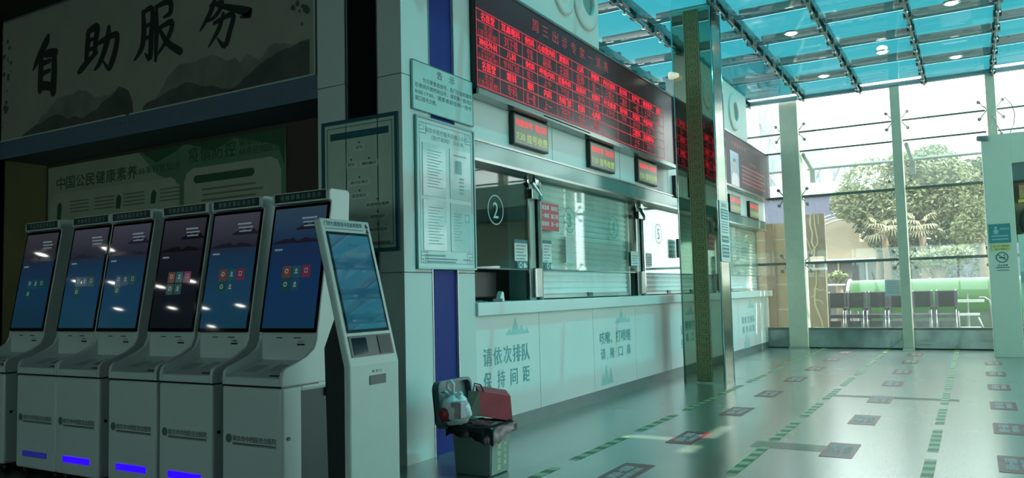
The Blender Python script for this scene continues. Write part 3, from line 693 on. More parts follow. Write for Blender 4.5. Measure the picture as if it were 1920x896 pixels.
m.build('step_box', M('step_box', (206, 216, 206), .5), fb); t.spread(P, '南京市中西医结合医院', -4.0, -3.80, 1.652, 1.672, .018, .0105); t.build('lettering', ink, fb); ar.build('arrow', tealdk, fb)

# notice and price board on the pillar's right face
nb = root('notice_board', (-3.68, 5.28, 2.68), 'pale teal written notice with a large two-character heading, on the pillar above the framed board', 'notice')
P = FX(-3.674)
MB().pbox(P, 4.84, 5.70, 2.69, 3.085, 0, .012).build('panel', post_p, nb, bevel=.003)
MB().frame(P, 4.84, 5.70, 2.69, 3.085, .008, .012, .0135).build('edge', teal, nb)
m = MB(); m.spread(P, '告示', 5.17, 5.42, 2.995, 3.06, .075, .0125)
for k, s in enumerate(('　为方便患者挂号，各门诊自助缴费', '在夜间开放时间以外，请到第一前线区', '8:00-17:00，请患者前往统一挂号', '窗口挂号交费。')):
    a = 4.875+(.10 if k == 0 else 0); m.text(P, s.strip('　'), a, (5.68, 5.685, 5.675, 5.16)[k], 2.925-.052*k, 2.963-.052*k, .0125)
m.build('lettering', M('notice_lettering', (58, 90, 96), .6), nb)
pb = root('framed_price_board', (-3.68, 5.28, 1.45), 'tall framed board with four document pockets and corner scrolls, under the written notice', 'board')
a0, a1, b0, b1 = 4.875, 5.70, 1.455, 2.655
MB().frame(P, a0, a1, b0, b1, .016, 0, .02).build('frame', M('frame_teal_grey', (120, 160, 160), .3, .3), pb)
MB().pbox(P, a0+.016, a1-.016, b0+.016, b1-.016, 0, .009).build('backing', M('board_white', (204, 218, 216), .35), pb)
m = MB().frame(P, a0+.045, a1-.045, b0+.045, b1-.045, .005, .009, .010)
for x, z, sx_, sz in ((a0+.05, b0+.05, 1, 1), (a1-.05, b0+.05, -1, 1), (a0+.05, b1-.05, 1, -1), (a1-.05, b1-.05, -1, -1)):
    for q in range(3):
        e = .03+.028*q
        for u0, u1, v0, v1 in ((0, e, e-.006, e), (e-.006, e, 0, e)):
            A = sorted((x+sx_*u0, x+sx_*u1)); B = sorted((z+sz*v0, z+sz*v1)); m.rect(P, A[0], A[1], B[0], B[1], .0102)
m.build('corner_scroll', M('scroll_teal', (98, 146, 150), .5), pb)
m = MB(); m.text(P, '南京市医疗服务价格公示栏', 5.0, 5.60, 2.535, 2.575, .010); m.text(P, '（医疗机构）公示表', 5.08, 5.54, 2.485, 2.522, .010)
m.lines(P, [(a0+.10, 5.25, 1.555, .014), (a0+.10, 5.42, 1.53, .012), (a0+.12, 5.40, 1.508, .012), (5.50, 5.62, 1.53, .012)], .010); m.build('lettering', M('board_lettering', (128, 160, 162), .6), pb)
pk = M('pocket_sheet', (196, 216, 214), .08)
for x0, x1, z0, z1, pic in ((4.955, 5.27, 2.03, 2.45, 0), (5.33, 5.635, 2.035, 2.45, 1), (4.955, 5.27, 1.60, 2.0, 2), (5.33, 5.635, 1.60, 2.0, 3)):
    o = MB().pbox(P, x0, x1, z0, z1, .009, .014).build('document_pocket', pk, pb, bevel=.002)
    m = MB(); rows = []
    if pic == 1:
        m.rect(P, x0+.07, x0+.17, z1-.20, z1-.09, .0145); rows = [(x0+.05, x1-.06, z1-.055, .012)]+[(x0+.13, x0+.2, z0+.05+.03*k, .014) for k in range(5)]
    elif pic == 3:
        m.frame(P, x1-.10, x1-.03, z1-.15, z1-.08, .012, .0143, .0146); rows = [(x0+.04, x1-.14-.02*(k % 3), z1-.09-.024*k, .007) for k in range(10)]
    else: rows = [(x0+.06, x1-.05-.03*(k % 3), z1-.06-.024*k, .007) for k in range(13)]
    m.lines(P, rows, .0145); m.build('print', M('document_print', (150, 178, 178), .6), o)

# ================================================================== SERVICE COUNTER AND ITS WINDOWS
sc = root('service_counter', (-3.9, 11.4, 0), 'long white reception counter with teal lettering on its front, along the left wall', 'counter')
MB().box(-4.5, -3.655, 5.705, 17.12, 1.062, 1.178).build('counter_top', white, sc, bevel=.006)
JY = [5.705, 6.945, 8.23, 9.515, 10.845, 12.1, 13.35, 14.6, 15.85, 17.1]
for a, b in zip(JY[:-1], JY[1:]): MB().box(-3.95, -3.74, a+.003, b-.003, .125, 1.062).build('front_panel', white, sc, bevel=.002)
MB().box(-3.95, -3.748, 5.705, 17.09, .0, .125).build('skirting', skirt, sc)
MB().box(-4.3, -3.95, 17.05, 17.1, 0, 1.06).build('end_panel', white, sc)
P = FX(-3.74)
def hills(m, a, b, s, solid=True):
    w_ = s
    for k, (u0, u1, h_) in enumerate(((0, .35, .35), (.22, .62, 1.0), (.5, .85, .55), (.78, 1.0, .38))):
        m.poly([(a+w_*u0, b), (a+w_*u1, b), (a+w_*(u0+u1)/2+.02*w_, b+s*.36*h_*.85), (a+w_*(u0+u1)/2, b+s*.36*h_), (a+w_*(u0+u1)/2-.03*w_, b+s*.36*h_*.8)], P, .0015+k*.00005)
    m.disc(P, a+w_*.78, b+s*.52, s*.035, .0015, 12)
def peaks(m, a, b, s):
    for k, (u, h_) in enumerate(((.18, .55), (.42, 1.), (.75, .8))): m.poly([(a+s*(u-.2), b), (a+s*(u+.2), b), (a+s*u+.01, b+s*.62*h_), (a+s*u-.015, b+s*.58*h_)], P, .0015+k*.00005)
    m.disc(P, a+s*.55, b+s*.78, s*.05, .0015, 12)
t = MB(); t.spread(P, '请依次排队', 5.90, 6.735, .612, .772, .145, .0016); t.spread(P, '保持间距', 5.90, 6.725, .405, .560, .13, .0016)
t.text(P, '咳嗽、打喷嚏', 8.40, 9.34, .635, .78, .0016); t.spread(P, '请掩口鼻', 8.42, 9.33, .46, .59, .13, .0016)
t.spread(P, '请依次排队', 14.82, 15.83, .58, .71, .17, .0016); t.spread(P, '保持间距', 14.85, 15.80, .40, .53, .17, .0016)
t.spread(P, '请戴好口罩', 11.3, 12.1, .58, .72, .13, .0016); t.spread(P, '保持间距', 11.3, 12.1, .38, .52, .13, .0016)
t.build('lettering', lettering_teal, sc)
t = MB(); hills(t, 6.28, .865, .46); hills(t, 8.86, .862, .48); hills(t, 15.3, .86, .5); hills(t, 11.7, .86, .45)
peaks(t, 8.40, .17, .38); peaks(t, 14.95, .12, .45); t.build('hill_print', deco_teal, sc)

stick_w = M('sticker_white_green', (150, 196, 184), .5)
def teller(n, y0, y1, decal, dy, zc=2.04):
    wn = root('window_%d' % n, (-3.85, (y0+y1)/2, 1.18), kind='structure')
    MB().box(-3.855, -3.843, y0, y1, 1.487, 2.43).build('pane', teller_glass, wn)
    P = FX(-3.842); m = MB()
    m.ring(P, dy, zc, .142, .130, .001, 36, 1.0); m.text(P, decal, dy-.045, dy+.045, zc-.078, zc+.078, .001)
    lab(m.build('number_decal', stick_w if n == 9 else M('decal_teal', (72, 138, 134), .5), wn), 'circled number %s' % decal)
    MB().tube([(-3.849, y0, 1.484), (-3.849, y1, 1.484)], .008, 6).build('edge_strip', steel, wn)
teller(9, 5.75, 6.95, '2', 6.335, 2.035)
teller(10, 7.24, 8.55, '3', 7.91, 2.045); teller(11, 8.56, 9.90, '4', 9.15, 2.04)
teller(12, 10.22, 12.4, '5', 10.79, 2.045); teller(13, 12.5, 17.0, '6', 15.0, 2.04)
# roller shutters behind the glass
def shutter(y0, y1, label, zb=1.19):
    r = root('roller_shutter', (-4.02, (y0+y1)/2, zb), label, 'shutter', 'roller shutters behind the counter glass')
    V = []; F = []; z = zb+.03; k = 0; prof = []
    while z < 2.40: prof += [(-3.92, z), (-3.905, z+.018), (-3.905, z+.05), (-3.92, z+.062)]; z += .066
    m = MB()
    for x, zz in prof: V += [(x, y0, zz), (x, y1, zz)]
    for q in range(len(prof)-1): F.append((2*q, 2*q+1, 2*q+3, 2*q+2))
    m.add(V, F); m.build('slat_curtain', M('shutter_slats', (222, 230, 226), .35), r)
    MB().box(-3.94, -3.89, y0, y1, zb, zb+.035).build('bottom_bar', M('shutter_bar', (186, 196, 192), .3, .4), r)
    MB().box(-3.89, -3.875, (y0+y1)/2-.06, (y0+y1)/2+.06, zb+.006, zb+.05).build('lock', M('lock_grey', (86, 98, 96), .4, .3), r)
    MB().box(-4.06, -3.94, y0, y1, 2.28, 2.43).build('housing', kgrey, r)
    for yy in (y0, y1): MB().box(-3.95, -3.87, yy-.02, yy+.02, zb, 2.43).build('guide', steel, r)
shutter(7.27, 9.72, 'wide closed pale roller shutter behind window numbers 3 and 4')
shutter(10.24, 12.3, 'closed pale roller shutter behind window number 5')
shutter(12.6, 16.9, 'closed pale roller shutter in the far counter window beyond the mirror column')
# steel partition posts between the windows
def partition(y0, y1, label, full=True):
    r = root('partition_post', (-3.85, (y0+y1)/2, 1.178), label, 'post', 'partition posts between counter windows')
    MB().box(-4.10, -3.88, y0+.03, y1-.05, 1.18, 2.43).build('panel', M('post_panel', (150, 166, 160), .3, .3), r)
    for y in (y0, y1): MB().box(-3.875, -3.835, y-.016, y+.016, 1.18, 2.43).build('strip', chrome, r)
    m = MB(); m.box(-3.87, -3.80, y0+.02, y0+.16, 2.20, 2.30); m.tube([(-3.80, y0+.02, 2.36), (-3.80, y0+.2, 2.25), (-3.82, y0+.24, 2.2)], .022, 8); m.box(-3.84, -3.80, y0+.1, y0+.17, 2.34, 2.42)
    m.build('clamp', chrome, r, bevel=.004)
    MB().box(-3.845, -3.80, y0+.06, y0+.2, 1.2, 1.5).build('lower_clamp', steel, r, bevel=.01)
partition(6.965, 7.225, 'steel partition post between counter windows 2 and 3')
partition(9.92, 10.20, 'steel partition post between counter windows 4 and 5')
partition(12.42, 12.58, 'steel partition post hidden partly by the mirror column')
# signs on the glass
def sheet_sign(name, y0, y1, z0, z1, label, cat, col, hdr=None, foot=None, x=-3.841, nl=6, g=None):
    P = FX(x); r = root(name, (x, (y0+y1)/2, z0), label, cat, g)
    MB().pbox(P, y0, y1, z0, z1, 0, .003).build('sheet', col, r)
    if hdr: MB().rect(P, y0, y1, z1-.035, z1, .0035).build('header_bar', teal, r)
    m = MB(); m.lines(P, [(y0+.03, y1-.03-.03*(k % 3), z1-.065-.032*k, .010) for k in range(nl)], .0035); m.build('print', M('sign_print', (104, 132, 130), .6), r)
    if foot:
        MB().rect(P, y0+.05, y1, z0-.075, z0-.004, .002).build('foot_strip', teal, r)
        m = MB(); m.ring(P, y0+.12, z0-.04, .03, .018, .003, 16); m.poly([(y0+.18, z0-.07), (y0+.25, z0-.055), (y0+.20, z0-.01), (y0+.17, z0-.03)], P, .003); m.build('foot_icon', paper, r)
    return r
rs = root('red_notice', (-3.84, 7.43, 1.9), 'red notice with white characters stuck on the counter glass left of number 3', 'notice')
P = FX(-3.84); MB().pbox(P, 7.235, 7.635, 1.90, 2.19, 0, .004).build('sheet', redb, rs)
m = MB(); 
for k, (s1, s2) in enumerate((('有急事', '请前往'), ('一体机', '窗口旁'), ('自助机', '第一排'))): m.text(P, s1, 7.25, 7.41, 2.115-.085*k, 2.165-.085*k, .005); m.text(P, s2, 7.455, 7.615, 2.115-.085*k, 2.165-.085*k, .005)
m.build('lettering', paper, rs)
sheet_sign('glass_notice', 6.665, 6.925, 1.565, 1.775, 'white printed notice with teal header on window 2, beside the partition post', 'notice', paper, 1, 1)
sheet_sign('glass_notice', 7.245, 7.45, 1.565, 1.795, 'white printed notice with teal header on window 3, right of the partition post', 'notice', paper, 1, 1)
sheet_sign('glass_notice', 9.66, 9.94, 1.565, 1.76, 'small white notice stuck at the left edge of the post by window 4', 'notice', paper, None, None, -3.825)
sheet_sign('glass_notice', 10.23, 10.47, 1.575, 1.755, 'small white notice at the left edge of window 5', 'notice', paper)
sheet_sign('glass_notice', 7.79, 8.0, 1.57, 1.86, 'blank pale sheet on the glass below number 3', 'notice', M('pale_sheet', (182, 208, 202), .5), None, None, nl=0)
# inside window 2
mo = root('computer_monitor', (-4.15, 6.35, 1.178), 'black computer monitor seen from behind inside window 2', 'monitor')
MB().box(-4.14, -4.10, 5.85, 6.75, 1.215, 1.47).build('housing', black, mo, bevel=.01); MB().box(-4.2, -4.05, 6.2, 6.4, 1.178, 1.19).build('stand', black, mo); MB().box(-4.15, -4.12, 6.27, 6.33, 1.185, 1.25).build('neck', black, mo)
cr_ = root('card_terminal', (-3.82, 6.32, 1.178), 'small white card terminal on the counter top at window 2', 'terminal')
MB().prism([(0, 0), (.10, 0), (.085, .085), (.055, .095)], Pl((-3.79, 6.28, 1.178), (0, 1, 0), (0, 0, 1)), -.05, .0).build('body', white, cr_, bevel=.006)
MB().box(-3.82, -3.76, 6.12, 6.29, 1.178, 1.205).build('base', black, cr_, bevel=.005)
cb = root('filing_cabinet', (-6.7, 7.2, 0), 'dim tall filing cabinet at the back of the office behind window 2', 'cabinet')
MB().box(-6.98, -6.5, 6.4, 8.4, 0, 2.0).build('body', M('cabinet_dim', (110, 104, 84), .6), cb)
for y in (6.42, 7.08, 7.74): MB().box(-6.5, -6.48, y, y+.62, .1, 1.95).build('door', M('cabinet_door', (128, 122, 100), .5), cb)
MB().box(-6.48, -6.46, 6.95, 6.98, .9, 1.2).build('handle', steel, cb)

# ================================================================== LED BOARDS
silver = M('led_frame_silver', (150, 156, 152), .25, .8)
lb = root('led_schedule_board', (-3.66, 8.3, 2.98), 'huge black LED board with red timetable grid above the counter windows', 'display board')
P = FX(-3.62); m = MB()
MB().box(-3.75, -3.625, 5.704, 11.0, 2.985, 4.035).build('housing', M('led_housing', (26, 28, 28), .4), lb)
MB().rect(P, 5.706, 10.98, 3.035, 4.02, .0).build('screen', led_face, lb)
m.pbox(P, 5.704, 11.0, 2.98, 3.03, -.12, .02); m.pbox(P, 5.704, 11.0, 4.02, 4.045, -.12, .015); m.pbox(P, 10.975, 11.02, 2.98, 4.04, -.12, .02); m.build('frame', silver, lb)
MB().tube([(-3.60, 11.06, 2.9), (-3.60, 11.06, 4.08)], .022, 10).build('end_tube', chrome, lb, smooth=True)
CY = [5.715, 6.10, 6.53, 6.83, 7.25, 7.62, 8.05, 8.42, 8.87, 9.28, 9.71, 10.13, 10.53]; CZ = [3.745, 3.642, 3.504, 3.409, 3.305, 3.196, 3.06]
m = MB()
for y in CY: m.rect(P, y-.006, y+.006, 3.06, 3.745, .001)
for z in CZ: m.rect(P, 5.706, 10.53, z-.006, z+.006, .0012)
m.build('grid_lines', red_line, lb)
deps = ['名医堂', '耳鼻喉科', '骨伤科', '心血管内科', '脾胃科', '儿科', '肿瘤科', '内分泌科', '急诊科', '妇产科', '康复医学', '皮科', '神经外科', '儿科', '骨伤科', '呼吸内科', '肛肠外科', '泌尿科', '皮肤科', '针灸推拿', '肾内科', '风湿科', '中医内科', '', '名医堂', '眼科', '眼科', '内科', '外科门诊', '妇科', '心内科', '', '', '口腔科', '治未病中心', '']
docs = ['主任', '刘下楼', '专家', '副高', '主治医', '医师', '医一', '三楼上', '二楼诊', '一楼', '上下午', '全', '内分泌', '专科门诊', '医三', '上午', '下午诊', '全天', '特需', '上午诊', '下午', '全天诊', '上午', '', '主任', '专科', '医一楼', '上一', '下午诊', '全天', '特诊', '', '', '上午', '下午', '']
br_ = MB(); dm = MB()
for k in range(36):
    rr_, cc = divmod(k, 12); y0, y1 = CY[cc], CY[cc+1]; w_ = y1-y0; big = cc == 0
    zt0, zt1 = CZ[rr_*2+1], CZ[rr_*2]; zb0 = CZ[rr_*2+2]
    s = deps[k]
    if s: L = min(.88, .2*len(s))*w_; br_.text(P, s, (y0+y1-L)/2, (y0+y1+L)/2, zt0+.014, zt1-.012, .0015)
    s = docs[k]
    if s:
        L = min(.7, .17*len(s)+.08)*w_
        if big:
            dm.text(P, s, (y0+y1-L)/2, (y0+y1+L)/2, (zt0+zb0)/2+.004, zt0-.01, .0015); dm.text(P, '（主任医师）', y0+.03, y1-.03, zb0+.008, (zt0+zb0)/2, .0015)
        else: dm.text(P, s, (y0+y1-L)/2, (y0+y1+L)/2, zb0+.016, zt0-.016, .0015)
br_.build('bright_lettering', red_led, lb); dm.build('dim_lettering', red_led_dim, lb)
m = MB(); m.spread(P, '周三出诊专家一览表', 6.74, 8.62, 3.83, 3.955, .13, .0015); m.build('title_lettering', M('title_led', (60, 4, 10), .4, emit=(170, 64, 72), es=.6), lb)
m = MB().box(-3.63, -3.60, 6.9, 8.0, 3.0, 3.012); m.build('painted_glint', M('glint_strip', (225, 230, 226), .2, .6), lb)  # bright strip painted as the highlight along the frame's lower edge

l2 = root('led_portrait_board', (-3.66, 14.7, 3.05), 'second LED board with a portrait picture, beyond the mirror column', 'display board')
MB().box(-3.75, -3.625, 12.0, 17.21, 3.055, 4.03).build('housing', MATS['led_housing'], l2)
MB().rect(P, 12.02, 17.19, 3.08, 4.01, 0).build('screen', M('led2_face', (30, 30, 32), .5, spec=.2, emit=(66, 59, 63), es=1, noise=.15, scale=3), l2)
m = MB(); m.pbox(P, 12.0, 17.21, 3.04, 3.075, -.12, .015); m.pbox(P, 12.0, 17.21, 4.01, 4.035, -.12, .015); m.build('frame', silver, l2)
pt = MB().rect(P, 14.05, 14.64, 3.09, 3.71, .001).build('portrait_picture', M('portrait_blue', (20, 30, 40), .3, emit=(104, 150, 176), es=.9, noise=0), l2)
MB().poly([(14.10, 3.09), (14.6, 3.09), (14.58, 3.26), (14.45, 3.33), (14.25, 3.33), (14.12, 3.26)], P, .0015).build('portrait_coat', M('coat_white', (30, 30, 30), .3, emit=(196, 200, 206), es=.9, noise=0), pt)
m = MB().disc(P, 14.35, 3.46, .095, .002, 20, .95); m.rect(P, 14.31, 14.39, 3.31, 3.40, .0018); m.build('portrait_face', M('face_lit', (30, 24, 20), .3, emit=(170, 140, 128), es=.9, noise=0), pt)
MB().poly([(14.25, 3.47), (14.255, 3.54), (14.30, 3.585), (14.40, 3.585), (14.445, 3.54), (14.45, 3.47), (14.43, 3.52), (14.35, 3.535), (14.27, 3.52)], P, .0025).build('portrait_hair', M('hair_lit', (8, 8, 8), .3, emit=(40, 40, 46), es=.9, noise=0), pt)
m = MB()
for k in range(5): m.lines(P, [(14.85, 16.7-.2*(k % 2), 3.50-.075*k, .035)], .001)
m.text(P, '专家介绍', 15.5, 15.95, 3.60, 3.66, .001); m.spread(P, '今日出诊专家', 14.2, 15.2, 3.82, 3.90, .1, .001); m.build('lettering', M('led2_letters', (40, 10, 10), .4, emit=(140, 70, 76), es=.9, noise=0), l2)

def counter_display(y0, y1, z0, z1, label, big=True, x=-3.70):
    r = root('queue_display', (x-.03, (y0+y1)/2, z0), label, 'display', 'small LED queue displays over the windows')
    MB().box(-3.752, x+.005, y0, y1, z0, z1).build('housing', M('display_housing', (24, 40, 36), .4), r, bevel=.008)
    P = FX(x+.006); MB().rect(P, y0+.02, y1-.02, z0+.02, z1-.02, .0).build('screen', led_face2, r)
    zm = z0+(z1-z0)*.5; m = MB(); L = y1-y0
    m.text(P, '收费挂号', y0+.04, y0+.52*L, zm+.035, z1-.055, .001); m.text(P, '取药', y0+.60*L, y1-.04, zm+.03, z1-.055, .001); m.build('red_lettering', red_led, r)
    m = MB(); m.text(P, '7:30', y0+.05, y0+.30*L, z0+.06, zm-.03, .001); m.text(P, '挂号收费', y0+.36*L, y1-.03, z0+.05, zm-.02, .001); m.build('green_lettering', grn_led, r)
counter_display(6.46, 7.17, 2.665, 2.975, 'LED queue display nearest the pillar, over window 2')
counter_display(8.2, 8.92, 2.665, 2.975, 'LED queue display over window number 4, middle of the near three')
counter_display(9.70, 10.42, 2.665, 2.975, 'LED queue display over window number 5, just left of the mirror column')
counter_display(11.2, 11.88, 2.60, 2.92, 'LED queue display half hidden behind the left edge of the mirror column')
counter_display(14.2, 14.95, 2.61, 2.94, 'LED queue display under the portrait board, the one nearer the column')
counter_display(15.65, 16.4, 2.61, 2.94, 'LED queue display under the portrait board, the one nearer the far glass wall')

# round vents on the white blocks above the boards
def vent(Y, Z, label, R_=.34, ri=.19, X=-3.74):
    r = root('round_vent', (X, Y, Z), label, 'vent')
    MB().lathe([(R_, 0), (R_, .02), (R_-.05, .035), (ri+.04, .03), (ri, .05), (ri-.02, .05), (ri-.02, .005)], (X, Y, Z), (1, 0, 0), 36).build('rim', white2, r, smooth=True)
    MB().lathe([(ri-.02, .006), (.0, .006)], (X, Y, Z), (1, 0, 0), 36).build('bowl', M('vent_bowl', (120, 150, 144), .4), r)
vent(8.28, 4.62, 'large round white vent on the white block, right end above the timetable board')
vent(14.9, 4.56, 'round white vent on the far white block above the portrait board', .36, .2)
r = root('round_vent', (-3.74, 7.70, 4.53), 'smaller ringed round vent on the white block above the timetable board', 'vent')
MB().lathe([(.24, 0), (.24, .02), (.17, .035), (.15, .02), (.11, .02), (.09, .04), (.0, .045)], (-3.74, 7.70, 4.53), (1, 0, 0), 32).build('rim', white2, r, smooth=True)

# ================================================================== LAMPS
def downlight(x, y, z, label, g, R_=.085):
    r = root('downlight', (x, y, z), label, 'lamp', g)
    MB().lathe([(R_+.025, 0), (R_+.025, -.02), (R_, -.024), (R_, -.01)], (x, y, z), n=28).build('rim', chrome, r, smooth=True)
    MB().lathe([(R_, -.020), (R_*.6, -.036), (0, -.042)], (x, y, z), n=28).build('lens', lamp, r)
for x, y, lb_ in ((-2.17, 12.28, 'lit downlight in the teal roof, straight right of the mirror column top'), (-1.09, 14.16, 'lit downlight in the teal roof, above the slim middle post'),
               (-.05, 12.2, 'lit downlight in the teal roof, cut close to the upper picture edge'), (-2.15, 15.16, 'lit downlight in the teal roof, over the gap between wide post and middle post'), (-.05, 15.2, 'lit downlight in the teal roof, above the right bay of the far window')):
    downlight(x, y, ZR-.03, lb_, 'lit downlights in the teal roof')
for x, y in ((-18.4, -2.3), (-19.8, -4.1), (-15.9, -2.3), (-18.6, -4.3), (-21.4, -6.4), (-17.3, -4.7), (-15.8, -4.4), (-19, -6.4), (-17.75, -6.45), (-16.2, -6.3), (-19.5, -8.2)):
    downlight(x, y, LOWZ, 'lit downlight in the dark ceiling, mirrored as a white fleck in the kiosk screens', 'downlights of the dark ceiling', .13)
sl_ = root('reflection_cone', (-3.45, 10.38, 4.17), 'small white cone in place of a reflection at the upper left edge of the mirror column', 'lamp')
MB().lathe([(.0, 0), (.05, .0), (.055, .03), (.03, .13), (.0, .14)], (-3.45, 10.36, 4.17), (1, 0, -.1), 16).build('glow_cone', M('reflection_cream', (236, 232, 206), .4, emit=(236, 232, 206), es=.5), sl_, smooth=True)  # glowing cone added to stand in for a reflection in the mirror
MB().tube([(-3.40, 10.37, 4.17), (-3.40, 10.43, 4.17)], .012, 8).build('bracket', steel, sl_)

# sign on the right face of the mirror column
P = FX(-2.862)
cs = root('column_sign', (-2.86, 10.66, 1.6), 'narrow white and teal sign on the right face of the mirror column', 'sign')
MB().pbox(P, 10.42, 10.86, 1.60, 2.42, 0, .01).build('board', paper, cs, bevel=.002)
m = MB(); m.rect(P, 10.47, 10.81, 2.17, 2.31, .0105); m.rect(P, 10.47, 10.81, 1.86, 1.95, .0105); m.rect(P, 10.47, 10.81, 1.66, 1.83, .0105); m.build('teal_block', teal, cs)
m = MB(); m.text(P, '温馨提示', 10.5, 10.78, 2.335, 2.39, .0105); m.lines(P, [(10.48, 10.8, 2.13-.035*k, .014) for k in range(5)], .0105); m.build('lettering', MATS['sign_print'], cs)
m = MB(); m.lines(P, [(10.5, 10.78, z, .02) for z in (2.27, 2.23, 2.19, 1.90, 1.79, 1.74, 1.69)], .011); m.build('white_lettering', paper, cs)
# two dark handles / wall boxes left of the column on the shutter side
bx = root('wall_switch_box', (-3.80, 11.55, 1.85), 'dark double switch box on the counter wall beside the mirror column', 'switch box')
P = FX(-3.80)
MB().pbox(P, 11.42, 11.70, 1.72, 2.0, 0, .04).build('housing', M('switch_dark', (54, 70, 66), .4), bx, bevel=.008)
m = MB(); m.ring(P, 11.56, 1.92, .06, .035, .042, 18); m.ring(P, 11.56, 1.80, .06, .035, .042, 18); m.build('dial', M('dial_grey', (120, 136, 130), .4), bx)

# ================================================================== WASTE BIN AND WHAT LIES IN IT
def rr_poly(a0, a1, b0, b1, r, n=5):
    o = []
    for cx, cz, t0 in ((a1-r, b0+r, -PI/2), (a1-r, b1-r, 0), (a0+r, b1-r, PI/2), (a0+r, b0+r, PI)):
        for k in range(n+1): t = t0+PI/2*k/n; o.append((cx+r*math.cos(t), cz+r*math.sin(t)))
    return o
wb = root('waste_bin', (-3.07, 4.78, 0), 'grey square waste bin with open lid and white lettering, beside the pillar', 'bin')
bin_m = M('bin_grey', (104, 118, 114), .4, noise=.04); lid_m = M('bin_lid_grey', (84, 104, 108), .4)
x0, x1, y0, y1, H = -3.225, -2.905, 4.65, 4.93, .345; d = .016
m = MB(); V = [(x0+d, y0+d, 0), (x1-d, y0+d, 0), (x1-d, y1-d, 0), (x0+d, y1-d, 0), (x0, y0, H), (x1, y0, H), (x1, y1, H), (x0, y1, H)]
m.add(V, [(3, 2, 1, 0), (0, 1, 5, 4), (1, 2, 6, 5), (2, 3, 7, 6), (3, 0, 4, 7)]); m.build('body', bin_m, wb, bevel=.012, seg=3)
MB().box(x0-.012, x1+.012, y0-.012, y1+.012, H-.03, H-.005).build('rim', bin_m, wb, bevel=.005)
# lid: a rounded tray standing open against the back
LP = Pl((-3.27, 4.765, .345), (0, 1, 0), (-.10, 0, 1))
m = MB(); m.prism(rr_poly(-.215, .215, -.03, .30, .06), LP, -.02, -.008)
a = rr_poly(-.215, .215, -.03, .30, .06); b = rr_poly(-.195, .195, -.01, .28, .05); n = len(a)
m.add([LP(*p, -.02) for p in a]+[LP(*p, .035) for p in a]+[LP(*p, .035) for p in b]+[LP(*p, -.01) for p in b],
      [(i, (i+1) % n, n+(i+1) % n, n+i) for i in range(n)]+[(n+i, n+(i+1) % n, 2*n+(i+1) % n, 2*n+i) for i in range(n)]+[(2*n+i, 2*n+(i+1) % n, 3*n+(i+1) % n, 3*n+i) for i in range(n)])
lid = lab(m.build('lid', lid_m, wb), 'open blue-grey lid standing up')
MB().pbox(LP, -.10, .10, -.04, -.02, -.02, .05).build('hinge', bin_m, lid)
BP = Pl((-2.905, 0, .345), (0, 1, 0), (.016, 0, .345)); bw = M('bin_lettering', (226, 218, 170), .5)
fpan = lab(MB().prism(rr_poly(4.675, 4.905, -.335, -.03, .02), BP, 0, .004).build('front_plate', M('bin_plate', (140, 154, 142), .45), wb), 'lighter plate with lettering')
m = MB(); m.ring(BP, 4.79, -.075, .03, .017, .005, 18); m.poly([(4.755, -.12), (4.825, -.12), (4.815, -.108), (4.765, -.108)], BP, .005)
for k, ch in enumerate('其他垃圾'): m.text(BP, ch, 4.745, 4.795, -.17-.048*k, -.13-.048*k, .005)
for k, ch in enumerate('干垃圾桶'): m.text(BP, ch, 4.835, 4.865, -.16-.042*k, -.13-.042*k, .005)
m.build('lettering', bw, fpan)
# black liner draped over the rim
rr = random.Random(11); V = []; F = []; n = 40
def rimpt(t, e):
    a, c = x1-x0+2*e, y1-y0+2*e; per = 2*(a+c); s = t*per
    if s < a: return (x0-e+s, y0-e)
    s -= a
    if s < c: return (x1+e, y0-e+s)
    s -= c
    if s < a: return (x1+e-s, y1+e)
    return (x0-e, y1+e-(s-a))
for k in range(n):
    t = k/n; px, py = rimpt(t, .0); qx, qy = rimpt(t, .022+.012*rr.random()); lx, ly = rimpt(t, .02+.015*rr.random())
    dip = .055+.03*rr.random()+.05*math.exp(-((t-.27)/.12)**2)
    ix, iy = rimpt(t, -.05)
    V += [(ix, iy, H-.10), (px, py, H+.006+.006*rr.random()), (qx, qy, H-.015), (lx, ly, H-dip)]
for k in range(n):
    j = (k+1) % n
    for q in range(3): F.append((4*k+q, 4*j+q, 4*j+q+1, 4*k+q+1))
m = MB().add(V, F); m.add([(x0+.05, y0+.05, H-.1), (x1-.05, y0+.05, H-.1), (x1-.05, y1-.05, H-.1), (x0+.05, y1-.05, H-.1)], [(0, 1, 2, 3)])
lab(m.build('liner', M('black_liner', (24, 26, 27), .25, noise=.2, scale=20), wb, smooth=True), 'black bin bag folded over the rim')
# knotted white carrier bag
pbag = root('plastic_bag', (-3.14, 4.66, .36), 'knotted white plastic bag with red wrapping inside, on the left side of the bin', 'bag')
rr = random.Random(4); V = []; F = []; NU, NV = 22, 12
for j in range(NV+1):
    v = j/NV; r_ = math.sin(PI*min(1, .06+v*.94))**.55*(1-.12*v)
    for i in range(NU):
        t = 2*PI*i/NU; q = r_*(1+.10*math.sin(5*t+3*v)+.07*rr.uniform(-1, 1)); lowp = .0
        V.append((-3.185+.125*q*math.cos(t), 4.64+.10*q*math.sin(t), .35+.215*v+.010*rr.uniform(-1, 1)))
for j in range(NV):
    for i in range(NU): k = (i+1) % NU; F.append((j*NU+i, j*NU+k, (j+1)*NU+k, (j+1)*NU+i))
F.append(tuple(reversed(range(NU)))); F.append(tuple(range(NV*NU, (NV+1)*NU)))
bagm = M('bag_film', (236, 242, 242), .4, noise=.06, scale=18)
MB().add(V, F).build('film', bagm, pbag, smooth=True)
